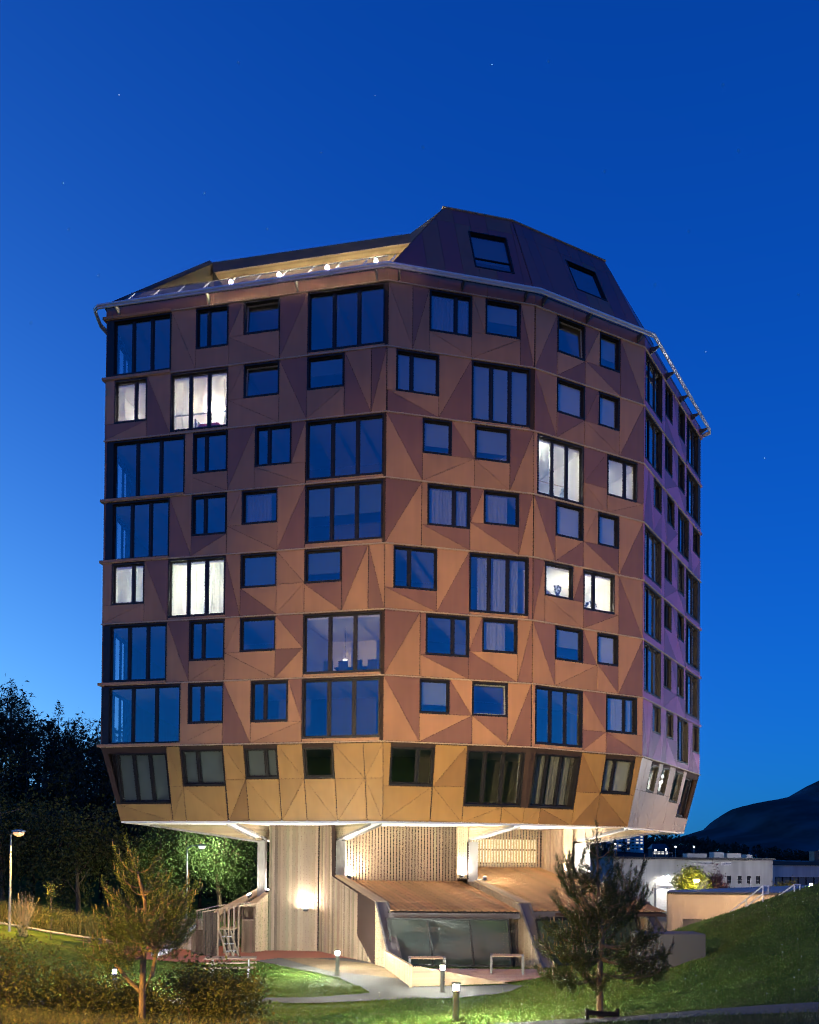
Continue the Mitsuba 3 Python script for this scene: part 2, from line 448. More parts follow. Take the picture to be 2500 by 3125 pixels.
LAWN = [(0.040, 0.095, 0.010), (0.075, 0.14, 0.018), (0.11, 0.155, 0.03), (0.14, 0.15, 0.045)]
DRY = [(0.14, 0.13, 0.045), (0.20, 0.16, 0.07), (0.09, 0.11, 0.03)]
g = MB()
for n, xr, yr, h, w in ((110000, (-12, 13), (15, 23), 0.10, 0.018), (110000, (-14, 16), (22, 31), 0.10, 0.024), (60000, (-20, 18), (30, 38), 0.08, 0.028)):
    v, f, c = blades(n, xr, yr, h, w, 0.5, LAWN)
    g.add(v, f, c)
g.build('lawn_grass', 'm_leaf')
label('lawn_grass', 'short green grass blades of the lawn', 'grass', kind='stuff')
g = MB()
for n, xr, yr, h, keep in ((26000, (-10, -1.2), (14.6, 18.6), 0.42, lambda x, y: y < 17.4 + 0.5 * np.sin(x * 1.3) - 0.2 * np.maximum(x + 4.5, 0)), (16000, (2.5, 9), (11.5, 16.5), 0.28, lambda x, y: y < 15.0 + 0 * x)):
    v, f, c = blades(n, xr, yr, h, 0.012, 0.32, DRY, keep)
    g.add(v, f, c)
g.build('meadow_grass', 'm_leaf')
label('meadow_grass', 'long dry meadow grass in the foreground', 'grass', kind='stuff')
g = MB()
v, f, c = blades(30000, (-22.5, -12.2), (42.5, 46.0), 1.0, 0.035, 0.16, [(0.16, 0.15, 0.05), (0.22, 0.18, 0.07), (0.09, 0.12, 0.03)], lambda x, y: y > 43.0 - 0.16 * (x + 20))
g.add(v, f, c)
g.build('reed_grass', 'm_leaf')
label('reed_grass', 'tall yellowish grass strip behind the left lawn', 'grass', kind='stuff')
# dandelion clocks and seed stalks
g = MB()
for i in range(120):
    x, y = rng.uniform(-6, 15), rng.uniform(16, 31)
    if abs(x) > 0.49 * y or bool(inside(PAV, np.array([x]), np.array([y]), 0.05)[0]) or (x < 3 and rng.random() < 0.5):
        continue
    z, h = float(gz(x, y) + bump(np.array(x), np.array(y))), rng.uniform(0.12, 0.34)
    t = np.array([x + rng.normal(0, 0.03), y, z + h])
    g.tube([(x, y, z - 0.03), t], [0.005, 0.004], 4, color=(0.18, 0.19, 0.08))
    if rng.random() < 0.55:
        v, f = sphere(t, 0.017, 0)
        g.add(v, f, (0.55, 0.55, 0.50))
g.build('dandelions', 'm_leaf')
label('dandelions', 'scattered dandelion clocks and seed stalks on the slope', 'weed', kind='stuff')
b = MB()
b.tube([(x, 43.0 - 0.16 * (x + 20) - 0.5, float(gz(x, 42.5 - 0.16 * (x + 20))) + 0.06) for x in np.linspace(-21, -14.6, 14)], 0.06, 4)
b.build('kerb', 'm_concrete')
label('kerb', 'pale kerb edging the left lawn', kind='structure')

# ------------------------------------------------------------------ the tower
TW = 'apartment_tower'
label(TW, 'faceted copper and purple apartment tower cantilevered on a lit wooden base', 'building')
P = {k: np.array(v) for k, v in dict(E=(-14.63, 40.24), A=(-1.19, 37.24), B=(5.53, 38.86), C=(11.43, 42.01), D=(17.37, 51.20), H=(13.8, 61.0), G=(-3.0, 64.0), F=(-14.8, 53.0)).items()}
RING = [P[k] for k in 'EABCDHGF']
L1, SH, NS, ZB = 9.727, 2.9, 7, 6.25
L8 = L1 + NS * SH
FACES = [(P['E'], P['A']), (P['A'], P['B']), (P['B'], P['C']), (P['C'], P['D']), (P['D'], P['H']), (P['H'], P['G']), (P['G'], P['F']), (P['F'], P['E'])]
FLEN = [float(np.hypot(*(q - p))) for p, q in FACES]


def inset(ring, d):
    """the polygon's corners moved inwards by d (one value or one per edge, edge i runs from i to i+1)"""
    n = len(ring)
    d = np.broadcast_to(d, (n,))
    lines = []
    for i in range(n):
        p, q = ring[i], ring[(i + 1) % n]
        e = (q - p) / np.hypot(*(q - p))
        nn = np.array([e[1], -e[0]])
        lines.append((p - nn * d[i], e))
    out = []
    for i in range(n):
        (p, e), (r, g) = lines[i - 1], lines[i]
        t = np.linalg.solve(np.array([[e[0], -g[0]], [e[1], -g[1]]]), r - p)[0]
        out.append(p + e * t)
    return out


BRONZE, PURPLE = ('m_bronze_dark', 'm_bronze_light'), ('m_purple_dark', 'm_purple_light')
ROWS = {
    (0, 1): [('W', 0.06, 4.09, 0.07, 'b', 'd'), ('S', 4.09, 4.46, '-', '1'), ('W', 4.48, 6.23, 0.97, '2l', 'd', 4.08, 6.21, '/', '11'), ('S', 6.22, 7.55, '\\', '01'), ('W', 7.58, 9.32, 0.96, '2l', 'd', 7.56, 10.0, '/', '11'), ('U', 9.34, 10.0, '\\', '10'), ('W', 10.03, 13.6, 0.17, '3', 'd')],
    (0, 2): [('W', 0.08, 3.35, 0.12, 'b', 'd'), ('S', 3.36, 4.48, '\\', '10'), ('W', 4.51, 6.24, 0.97, '2l', 'd', 4.49, 6.23, '/', '11'), ('U', 6.25, 6.99, '/', '11'), ('W', 7.0, 8.71, 1.28, '1', 'd', 6.25, 8.7, '\\', '11'), ('X', 8.71, 10.02, '\\', '/', 1.34, '1001'), ('W', 10.05, 13.63, 0.15, '3', 'D')],
    (0, 3): [('U', 0.0, 0.47, '-', '1'), ('W', 0.49, 2.17, 0.87, '2r', 'L', 0.0, 2.17, '/', '11'), ('S', 2.18, 3.38, '\\', '10'), ('W', 3.4, 6.24, 0.13, '3', 'C'), ('S', 6.25, 6.98, '\\', '01'), ('W', 7.02, 8.73, 1.29, '1', 'g', 6.99, 8.73, '\\', '01'), ('X', 8.73, 10.05, '\\', '/', 1.37, '1111'), ('W', 10.08, 11.78, 1.32, '1', 'b', 10.06, 11.79, '\\', '10'), ('S', 11.81, 13.01, '/', '01'), ('S', 13.03, 13.75, '\\', '01')],
    (0, 4): [('W', 0.12, 3.41, 0.07, 'b', 'd'), ('S', 3.42, 4.52, '\\', '01'), ('W', 4.54, 6.26, 0.95, '2l', 'd', 4.52, 6.27, '/', '01'), ('U', 6.29, 7.01, '/', '11'), ('W', 7.03, 8.74, 1.29, '1', 'c', 6.29, 8.74, '\\', '11'), ('S', 8.74, 10.05, '/', '10'), ('W', 10.07, 13.64, 0.2, '3', 'b')],
    (0, 5): [('W', 0.13, 4.15, 0.06, 'b', 'd'), ('S', 4.16, 4.56, '-', '1'), ('W', 4.56, 6.26, 0.94, '2l', 'd', 4.16, 6.28, '\\', '11'), ('S', 6.29, 7.61, '/', '01'), ('W', 7.64, 9.36, 0.99, '2l', 'd', 7.61, 10.04, '\\', '11'), ('U', 9.38, 10.05, '/', '01'), ('W', 10.08, 13.66, 0.15, '3', 'd')],
    (0, 6): [('U', 0.0, 0.49, '-', '1'), ('W', 0.49, 2.18, 0.78, '2r', 'L', 0.0, 2.18, '/', '01'), ('S', 2.19, 3.38, '\\', '01'), ('W', 3.39, 6.26, 0.1, '3', 'L'), ('U', 6.28, 7.03, '/', '11'), ('W', 7.04, 8.75, 1.29, '1', 't', 6.28, 8.75, '\\', '11'), ('S', 8.76, 10.08, '\\', '10'), ('W', 10.09, 11.8, 1.32, '1', 'b', 10.08, 11.82, '/', '11'), ('S', 11.84, 13.06, '\\', '01'), ('S', 13.08, 13.76, '/', '01')],
    (0, 7): [('W', 0.07, 3.38, 0.14, 'b', 'd'), ('S', 3.4, 4.63, '\\', '11'), ('W', 4.64, 6.24, 0.93, '2l', 'd', 4.64, 6.26, '-', '1'), ('U', 6.26, 6.99, '/', '01'), ('W', 7.04, 8.74, 1.31, '1', 't', 6.26, 8.74, '\\', '11'), ('S', 8.76, 10.08, '/', '01'), ('W', 10.1, 13.66, 0.12, '3', 'd')],
    (1, 1): [('S', 0.0, 1.62, '\\', '10'), ('W', 1.64, 2.99, 1.29, '1', 'b', 1.63, 4.05, '/', '10'), ('U', 3.0, 4.05, '\\', '01'), ('W', 4.07, 5.73, 1.31, '1', 't', 4.06, 5.72, '\\', '10'), ('S', 5.74, 6.87, '/', '10')],
    (1, 2): [('S', 0.02, 1.61, '/', '01'), ('U', 1.63, 1.88, '-', '0'), ('W', 1.89, 3.89, 1.0, '2r', 'd', 1.63, 3.88, '\\', '10'), ('U', 3.9, 4.51, '/', '10'), ('W', 4.52, 6.18, 1.3, '1', 'c', 3.89, 6.18, '\\', '01'), ('S', 6.19, 6.9, '/', '10')],
    (1, 3): [('U', 0.0, 0.39, '-', '1'), ('W', 0.4, 2.37, 0.96, '2l', 'd', 0.0, 2.36, '\\', '10'), ('S', 2.37, 3.87, '/', '10'), ('W', 3.89, 6.69, 0.17, '3', 'c'), ('S', 6.71, 6.9, '-', '0')],
    (1, 4): [('S', 0.0, 1.63, '/', '01'), ('U', 1.65, 1.9, '-', '1'), ('W', 1.92, 3.89, 0.98, '2r', 'c', 1.65, 3.88, '\\', '10'), ('U', 3.91, 4.53, '/', '01'), ('W', 4.55, 6.21, 1.29, '1', 'c', 3.89, 6.21, '\\', '10'), ('S', 6.22, 6.9, '/', '01')],
    (1, 5): [('S', 0.01, 1.66, '\\', '10'), ('W', 1.67, 3.0, 1.27, '1', 'b', 1.67, 4.06, '/', '11'), ('U', 3.0, 4.08, '\\', '01'), ('W', 4.11, 5.76, 1.26, '1', 'b', 4.07, 5.75, '\\', '11'), ('S', 5.77, 6.9, '/', '01')],
    (1, 6): [('U', 0.02, 0.43, '-', '1'), ('W', 0.44, 2.38, 0.97, '2l', 'g', 0.05, 2.38, '\\', '01'), ('S', 2.39, 3.91, '/', '10'), ('W', 3.93, 6.71, 0.12, '3', 'g')],
    (1, 7): [('S', 0.06, 1.15, '\\', '11'), ('S', 1.16, 1.92, '/', '01'), ('W', 1.94, 3.89, 0.96, '2r', 'c', 1.92, 3.89, '\\', '11'), ('U', 3.91, 4.54, '\\', '11'), ('W', 4.56, 6.21, 1.21, '1', 'b', 3.9, 6.22, '/', '11'), ('S', 6.23, 6.9, '\\', '01')],
    (2, 1): [('S', 0.01, 0.18, '-', '1'), ('W', 0.2, 2.92, 0.16, '3', 'd'), ('X', 2.94, 4.36, '\\', '/', 1.01, '1001'), ('W', 4.39, 6.31, 1.02, '2r', 'c', 4.39, 6.66, '\\', '01'), ('U', 6.34, 6.68, '-', '1')],
    (2, 2): [('S', 0.02, 1.29, '\\', '10'), ('W', 1.31, 2.93, 1.26, '1', 'b', 1.3, 3.79, '/', '11'), ('U', 2.94, 3.79, '\\', '01'), ('W', 3.81, 5.1, 1.34, '1', 'g', 3.8, 5.12, '\\', '10'), ('S', 5.13, 6.68, '/', '10')],
    (2, 3): [('S', 0.03, 0.67, '/', '01'), ('W', 0.69, 2.31, 1.25, '1', 'L', 0.68, 2.93, '\\', '11'), ('U', 2.33, 2.93, '/', '10'), ('W', 2.95, 4.84, 0.94, '2l', 'L', 2.94, 5.1, '/', '01'), ('U', 4.86, 5.11, '-', '1'), ('S', 5.12, 6.66, '\\', '01')],
    (2, 4): [('S', 0.04, 1.27, '\\', '10'), ('W', 1.3, 2.91, 1.24, '1', 'g', 1.28, 2.93, '/', '10'), ('U', 2.93, 3.8, '/', '11'), ('W', 3.83, 5.11, 1.26, '1', 'g', 2.94, 5.1, '\\', '10'), ('S', 5.13, 6.66, '/', '10')],
    (2, 5): [('S', 0.01, 0.2, '-', '1'), ('W', 0.22, 2.88, 0.06, '3', 'L'), ('X', 2.93, 4.34, '/', '\\', 1.15, '0011'), ('W', 4.37, 6.25, 0.86, '2r', 'L', 4.37, 6.66, '/', '11'), ('U', 6.27, 6.68, '-', '0')],
    (2, 6): [('S', 0.04, 1.29, '\\', '01'), ('W', 1.31, 2.95, 1.21, '1', 'g', 1.31, 2.93, '/', '01'), ('U', 2.96, 3.8, '/', '00'), ('W', 3.81, 5.09, 1.21, '1', 'g', 2.95, 5.11, '\\', '11'), ('S', 5.13, 6.68, '/', '10')],
    (2, 7): [('S', 0.05, 1.3, '/', '10'), ('W', 1.32, 2.95, 1.14, '1', 't', 1.31, 2.97, '/', '10'), ('U', 2.96, 3.83, '/', '01'), ('W', 3.85, 5.11, 1.16, '1', 'b', 2.98, 5.13, '\\', '10'), ('S', 5.15, 6.68, '\\', '01')],
}
# the purple face repeats two plans
for k in (7, 6, 4, 3, 2):
    hi = 1.38 if k == 3 else 1.09
    ROWS[3, k] = [('S', 0.0, 0.17, '-', '1'), ('W', 0.2, 2.98, 0.36, '3', 'c' if k in (3, 2) else 'd', 0.2, 2.98, '-', '1'), ('S', 3.0, 3.5, '-', '1'), ('W', 3.52, 4.88, hi, '2r', 'd' if k != 4 else 'L', 3.52, 6.0, ('/', '\\')[k % 2], '01'), ('U', 4.9, 6.0, '\\', '10'),
                  ('W', 6.03, 7.34, hi - 0.02, '2l', 't' if k == 3 else 'd', 6.02, 7.7, '\\', '10'), ('U', 7.36, 7.7, '-', '1'), ('W', 7.75, 10.6, 0.33, 'e', 'd', 7.75, 10.9, '-', '0')]
ROWS[3, 5] = [('S', 0.0, 0.8, '/', '10'), ('S', 0.82, 1.6, '\\', '01'), ('W', 1.62, 2.95, 1.34, '1', 'd', 1.62, 2.97, '/', '10'), ('S', 2.99, 3.98, '\\', '10'), ('W', 4.0, 5.33, 1.33, '1', 't', 4.0, 6.02, '/', '01'), ('U', 5.35, 6.02, '-', '1'), ('W', 6.06, 8.25, 0.4, '3', 'd', 6.06, 8.25, '-', '1'),
              ('S', 8.28, 9.2, '\\', '01'), ('W', 9.23, 10.6, 1.35, '1', 'd', 9.22, 10.9, '/', '10')]
ROWS[3, 1] = [('S', 0.0, 0.8, '\\', '01'), ('S', 0.82, 1.6, '/', '10'), ('W', 1.62, 3.0, 1.40, '1', 'd', 1.62, 3.02, '/', '01'), ('S', 3.04, 4.0, '/', '10'), ('W', 4.03, 5.33, 1.42, '1', 'd', 4.02, 6.08, '\\', '10'), ('U', 5.35, 6.08, '-', '1'), ('W', 6.12, 8.34, 0.34, '3', 'd', 6.12, 8.34, '-', '0'),
              ('S', 8.37, 9.3, '/', '10'), ('W', 9.33, 10.65, 1.2, '1', 'd', 9.32, 10.9, '\\', '01')]

WTOP, PTOP = 2.81, 2.865
GAP = 0.008
_pn = [0]


def panel(pts2, fr, mat, name='panel', thick=0.03):
    pg = Polygon(pts2).buffer(-GAP, join_style='mitre')
    if pg.is_empty or pg.geom_type != 'Polygon' or pg.area < 0.01:
        return
    m = MB()
    q = np.array(shapely.geometry.polygon.orient(pg).exterior.coords)[:-1]
    m.poly(q, fr, -thick, rng.normal(0, 0.0035, len(q)))   # sheets are never quite flat
    _pn[0] += 1
    mm = mat if mat == 'm_pale_panel' else f'{mat}_{int(rng.integers(0, 3))}'
    m.build(name, mm, TW)


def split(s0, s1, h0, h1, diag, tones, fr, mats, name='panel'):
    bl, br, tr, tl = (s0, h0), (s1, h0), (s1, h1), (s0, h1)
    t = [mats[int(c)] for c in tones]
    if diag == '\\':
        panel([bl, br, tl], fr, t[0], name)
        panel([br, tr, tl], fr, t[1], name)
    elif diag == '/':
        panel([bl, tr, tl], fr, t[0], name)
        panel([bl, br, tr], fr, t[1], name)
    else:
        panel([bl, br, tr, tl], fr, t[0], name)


ROOMS = []


def window(fr, s0, s1, h0, h1, kind, content, recess=0.14, skew=None):
    """frame with mullions (one part), panes, and what hangs behind them"""
    d = recess
    m = MB()
    t = 0.055
    for a in ((s0, s1, h0, h0 + t + 0.03), (s0, s1, h1 - t, h1)):
        m.rect(fr, *a, -d - 0.12, 0.012)
    for a in ((s0, s0 + t), (s1 - t, s1)):
        m.rect(fr, *a, h0 + t + 0.03, h1 - t, -d - 0.12, 0.010)
    a0, a1, b0, b1 = s0 + t, s1 - t, h0 + t + 0.03, h1 - t
    if kind in ('b',):
        m.rect(fr, a0, a0 + 0.30, b0, b1, -0.30, 0.004)
        a0 += 0.30
    if kind in ('e',):
        m.rect(fr, a1 - 0.25, a1, b0, b1, -0.30, 0.004)
        a1 -= 0.25
    cuts = {'1': [], '2l': [0.36], '2r': [0.64], '3': [1 / 3, 2 / 3], 'b': [1 / 3, 2 / 3], 'e': [1 / 3, 2 / 3]}[kind]
    edges = [a0] + [a0 + (a1 - a0) * c for c in cuts] + [a1]
    key = None
    panes = []
    mu = 0.045
    for k in range(len(edges) - 1):
        x0, x1 = edges[k] + (mu if k else 0), edges[k + 1] - (mu if k < len(edges) - 2 else 0)
        if k:
            m.rect(fr, edges[k] - mu, edges[k] + mu, b0, b1, -d - 0.08, -d + 0.035)
        w = 0.05
        if not (content == 't' and k == len(edges) - 2):
            for r in ((x0, x1, b0, b0 + w), (x0, x1, b1 - w, b1)):
                m.rect(fr, *r, -d - 0.06, -d + 0.012)
            for r in ((x0, x0 + w), (x1 - w, x1)):
                m.rect(fr, *r, b0 + w, b1 - w, -d - 0.06, -d + 0.010)
            panes.append((x0 + w, x1 - w, b0 + w, b1 - w, 0))
        else:
            panes.append((x0 + w, x1 - w, b0 + w, b1 - w, 1))
    key = m.build('window', 'm_frame', TW)
    for x0, x1, y0, y1, tilt in panes:
        q = MB()
        if tilt:
            # a bottom-hung sash standing ajar: its top leans into the room
            c = fr(x0, y0, -d - 0.03)
            e = fr(x0, y1, -d - 0.11)
            sf = Frame(c, fr.ex, (e - c) / np.linalg.norm(e - c), fr.n)
            hh = float(np.linalg.norm(e - c))
            z = MB()
            for r in ((0, x1 - x0, -0.05, 0.0), (0, x1 - x0, hh, hh + 0.05)):
                z.rect(sf, *r, -0.03, 0.03)
            for r in ((-0.05, 0.0), (x1 - x0, x1 - x0 + 0.05)):
                z.rect(sf, *r, -0.05, hh + 0.05, -0.03, 0.028)
            z.build('sash', 'm_grey_metal', key)
            q.add(sf(np.array([0, x1 - x0, x1 - x0, 0]), np.array([0, 0, hh, hh]), 0.0), [(0, 1, 2), (0, 2, 3)])
        else:
            q.add(fr(np.array([x0, x1, x1, x0]), np.array([y0, y0, y1, y1]), -d - 0.02), [(0, 1, 2), (0, 2, 3)])
        q.build('pane', 'm_glass', key)
    if content in ('b', 'g'):
        hb = h0 + 0.1 if content == 'g' else h1 - (h1 - h0) * (0.42 + 0.3 * rng.random())
        z = MB().rect(fr, s0 + 0.06, s1 - 0.06, hb, h1 - 0.03, -d - 0.19, -d - 0.17)
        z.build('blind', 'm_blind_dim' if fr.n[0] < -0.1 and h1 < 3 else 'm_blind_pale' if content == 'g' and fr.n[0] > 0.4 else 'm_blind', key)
    if content in ('c', 'C'):
        z = MB()
        if content == 'C':
            spans = [(s0 + 0.08, s1 - 0.08)]
        elif kind == '3':
            spans = [(s0 + 0.5, s0 + 1.0), (s0 + 1.25, s0 + 1.9), (s0 + 2.0, s0 + 2.45)]
        else:
            spans = [(s0 + 0.08, s1 - 0.08 - (0.35 if kind == '1' else 0))]
        for u0, u1 in spans:
            n = max(8, int((u1 - u0) / 0.02))
            s = np.linspace(u0, u1, n)
            dd = -d - 0.27 + 0.035 * np.sin(s * 41 + 1.7 * np.sin(s * 9)) + 0.012 * np.sin(s * 97)
            v = np.vstack([fr(s, np.full(n, h0 + 0.07), dd), fr(s, np.full(n, h1 - 0.08), dd)])
            k = np.arange(n - 1)
            z.add(v, np.vstack([np.stack([k, k + 1, k + n + 1], 1), np.stack([k, k + n + 1, k + n], 1)]))
        z.build('curtain', 'm_curtain' if content == 'C' else 'm_curtain_dim', key)
    return key


HOLES = {f: [] for f in range(8)}
for (f, k), row in sorted(ROWS.items(), key=lambda x: (-x[0][1], x[0][0])):
    p, q = FACES[f]
    z0 = L1 + (k - 1) * SH
    fr = wall_frame(p, q, z0)
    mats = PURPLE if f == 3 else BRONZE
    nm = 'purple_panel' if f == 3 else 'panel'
    bands = [(e[6], e[7], e[3]) for e in row if e[0] == 'W' and len(e) > 6]
    for e in row:
        if e[0] == 'W':
            window(fr, e[1], e[2], e[3], WTOP, e[4], e[5])
            HOLES[f].append(sbox(e[1] + 0.01, z0 + e[3] + 0.01, e[2] - 0.01, z0 + WTOP - 0.01))
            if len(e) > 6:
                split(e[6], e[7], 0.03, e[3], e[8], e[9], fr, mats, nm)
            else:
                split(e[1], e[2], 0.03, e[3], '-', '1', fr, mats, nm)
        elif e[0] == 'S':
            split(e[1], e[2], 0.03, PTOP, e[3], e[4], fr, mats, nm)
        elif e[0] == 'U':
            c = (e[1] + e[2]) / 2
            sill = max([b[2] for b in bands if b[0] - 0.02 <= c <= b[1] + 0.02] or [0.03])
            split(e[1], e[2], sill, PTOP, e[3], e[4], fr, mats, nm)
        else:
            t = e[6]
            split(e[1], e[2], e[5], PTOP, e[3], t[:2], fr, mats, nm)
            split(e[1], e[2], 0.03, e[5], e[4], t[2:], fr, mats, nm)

# corner glazing on the two hidden side faces, so that the corner rooms look through
for k in range(1, 8):
    z0 = L1 + (k - 1) * SH
    if ROWS[0, k][0][4] == 'b':
        fr = wall_frame(*FACES[7], z0)
        L = FLEN[7]
        window(fr, L - 3.3, L - 0.28, 0.1, WTOP, '3', 'd')
        HOLES[7].append(sbox(L - 3.29, z0 + 0.11, L - 0.29, z0 + WTOP - 0.01))
    if ROWS[3, k][-1][4] == 'e':
        fr = wall_frame(*FACES[4], z0)
        window(fr, 0.28, 3.2, 0.3, WTOP, '3', 'd')
        HOLES[4].append(sbox(0.29, z0 + 0.31, 3.19, z0 + WTOP - 0.01))
for f, (p, q) in enumerate(FACES):
    fr = wall_frame(p, q, 0)
    w = sbox(0.0, L1 + 0.02, FLEN[f], L8 + 0.5)
    w = w.difference(shapely.union_all(HOLES[f])) if HOLES[f] else w
    MB().holed(w, fr, -0.27, -0.036).build('wall', 'm_backing' if f < 4 else 'm_bronze_dark_1', TW)
# thin drip flashings at every floor line
for k in range(0, 8):
    for f in range(4):
        fr = wall_frame(*FACES[f], L1 + k * SH)
        MB().rect(fr, -0.03, FLEN[f] + 0.03, -0.035, 0.012, -0.02, 0.045 if k else 0.06).build('flashing', 'm_flashing', TW)
# ledges that stand proud at the corner windows
for k in range(1, 8):
    for f, row in ((0, ROWS[0, k]), (3, ROWS[3, k])):
        e = row[0] if f == 0 else row[-1]
        if e[4] in ('b', 'e'):
            for kk in (k, k + 1):
                fr = wall_frame(*FACES[f], L1 + (kk - 1) * SH)
                a = (-0.14, e[2]) if f == 0 else (e[1], FLEN[f] + 0.14)
                if (kk == k or kk == 8) and kk > 0:
                    MB().rect(fr, *a, -0.02, 0.1, -0.3, 0.085 if f == 0 else 0.05).build('ledge', ('m_bronze_light_1' if f == 0 else 'm_purple_light_1'), TW)

# ---- interior: floor slabs, a core that closes the view, and side walls of the lit rooms
IN = inset(RING, 0.30)
for k in range(0, 9):
    z = L1 + (k - 1) * SH if k else ZB + 0.2
    ring = IN if k else inset(RING, 1.25)
    m = trimesh.creation.extrude_polygon(Polygon(ring), 0.2, engine='earcut')
    m.apply_translation([0, 0, z - 0.12])
    obj('floor_slab', m, 'm_slab', TW)
core = Polygon(inset(RING, [4.6, 4.6, 4.6, 4.6, 6, 6, 6, 6]))
m = trimesh.creation.extrude_polygon(core, L8 - ZB - 0.6, engine='earcut')
m.apply_translation([0, 0, ZB + 0.35])
obj('inner_core', m, 'm_room_dark', TW)


def room(f, k, s0, s1, rad, lamp=(0.5, -2.2, 2.35), size=0.17, depth=4.4, col='m_white', z0=None, tint=(1.0, 0.93, 0.72), dn=-0.31):
    """a lit room: side walls, back wall, ceiling and a ceiling lamp"""
    fr = wall_frame(*FACES[f], L1 + (k - 1) * SH if z0 is None else z0)
    key = numbered(f'{TW}__lit_room')
    m = MB()
    for a in (s0 - 0.08, s1):
        m.rect(fr, a, a + 0.08, 0.10, 2.72, -depth, dn)
    m.rect(fr, s0 - 0.08, s1 + 0.08, 0.10, 2.72, -depth - 0.1, -depth)
    m.rect(fr, s0 - 0.08, s1 + 0.08, 2.66, 2.74, -depth, dn)
    scene[key] = mikit.ply(m.mesh(), col)
    c = fr(s0 + (s1 - s0) * lamp[0], lamp[2], lamp[1])
    v, fc = sphere((0, 0, 0), size)
    v = v * [1, 1, 0.45] + c
    obj('ceiling_lamp', (v, fc), 'm_white', key, True, emitter=area(*(rad * np.array(tint)), w=0.6))
    return fr, key


R_ = 260.0
fr6, k6 = room(0, 6, 0.3, 6.75, R_ * 1.9, (0.62, -3.0, 2.45), size=0.2, tint=(1.0, 0.93, 0.70))
m = MB()
m.rect(fr6, 4.35, 5.35, 0.80, 0.84, -1.6, -0.95).rect(fr6, 4.35, 5.35, 0.45, 0.80, -0.97, -0.95)
m.build('table', 'm_red', k6)
for a in (4.1, 5.6):
    m = MB()
    m.rect(fr6, a - 0.03, a + 0.03, 0.45, 1.2, -1.5, -1.1).rect(fr6, a - 0.2, a + 0.2, 0.42, 0.46, -1.5, -1.1)
    for b in (-0.18, 0.18):
        m.rect(fr6, a + b - 0.015, a + b + 0.015, 0.1, 0.42, -1.15, -1.12)
    m.build('chair', 'm_black', k6)
m = MB()
m.rect(fr6, 3.4, 6.2, 1.0, 1.05, -0.42, -0.38)
m.build('railing', 'm_grey_metal', k6)
m = MB()
for a in (0.62, 3.62, 6.02):
    n = 30
    s = np.linspace(a - 0.18, a + 0.16, n)
    dd = -0.5 + 0.04 * np.sin(s * 60)
    v = np.vstack([fr6(s, np.full(n, 0.12), dd), fr6(s, np.full(n, 2.62), dd)])
    kk = np.arange(n - 1)
    m.add(v, np.vstack([np.stack([kk, kk + 1, kk + n + 1], 1), np.stack([kk, kk + n + 1, kk + n], 1)]))
m.build('curtain', 'm_curtain', k6)
fr3, k3 = room(0, 3, 0.3, 6.75, R_ * 2.2, (0.6, -1.9, 2.4), size=0.2, tint=(0.97, 1.0, 0.74))
m = MB()
n = 120
for a, b in ((0.52, 2.12), ):
    s = np.linspace(a, b, n)
    dd = -0.42 + 0.035 * np.sin(s * 55)
    v = np.vstack([fr3(s, np.full(n, 0.5), dd), fr3(s, np.full(n, 2.6), dd)])
    kk = np.arange(n - 1)
    m.add(v, np.vstack([np.stack([kk, kk + 1, kk + n + 1], 1), np.stack([kk, kk + n + 1, kk + n], 1)]))
m.build('curtain', 'm_curtain', k3)
# a dim dining room with a lit hall behind
frd, kd = room(0, 2, 9.8, 13.65, 36.0, (0.42, -1.9, 1.15), size=0.09, col='m_room')
m = MB().rect(frd, 10.6, 11.0, 0.1, 2.1, -4.38, -4.3)
m.build('hall_door', 'm_white', kd)
m = MB().rect(frd, 11.0, 12.6, 0.70, 0.75, -2.6, -1.5)
for a in (11.1, 12.5):
    m.rect(frd, a - 0.03, a + 0.03, 0.1, 0.7, -2.1, -2.0)
m.build('table', 'm_black', kd)
for a in (10.8, 11.5, 12.2, 12.9):
    m = MB().rect(frd, a - 0.22, a + 0.22, 0.45, 1.0, -1.35, -1.30).rect(frd, a - 0.22, a + 0.22, 0.42, 0.46, -1.7, -1.3)
    for b in (-0.2, 0.2):
        m.rect(frd, a + b - 0.02, a + b + 0.02, 0.1, 0.42, -1.36, -1.32)
    m.build('chair', 'm_black', kd)
m = MB().tube([frd(11.43, 2.7, -1.9), frd(11.43, 1.3, -1.9)], 0.012, 5)
m.build('lamp_cord', 'm_black', kd)
# copper side: kitchen with glass vases, study with a framed map, flat with flowers on the sill
fri, ki = room(2, 5, 0.15, 3.0, R_ * 1.6, (0.10, -0.9, 2.2), size=0.12, tint=(0.97, 1.0, 0.80))
for a, hh in ((1.55, 0.75), (2.25, 0.85)):
    r = np.array([0.05, 0.14, 0.17, 0.17, 0.15, 0.06, 0.06])
    pz = np.linspace(0.12, 0.12 + hh, 7)
    m = MB().tube([fri(a, z, -0.75) for z in pz], r, 12)
    m.build('glass_vase', 'm_blind', ki)
m = MB()
m.tube([fri(0.6, 1.15, -0.9), fri(2.7, 1.15, -0.9)], 0.02, 6)
m.rect(fri, 0.62, 0.68, 0.1, 1.15, -0.95, -0.9)
m.build('railing', 'm_flashing', ki)
m = MB().rect(fri, 1.6, 1.66, 0.1, 2.66, -2.8, -2.7).rect(fri, 2.2, 2.26, 0.1, 2.66, -2.8, -2.7)
m.build('glass_partition', 'm_blind', ki)
frj, kj = room(2, 5, 4.2, 6.45, 40.0, (0.5, -1.6, 2.5), size=0.15, tint=(0.97, 1.0, 0.85))
m = MB()
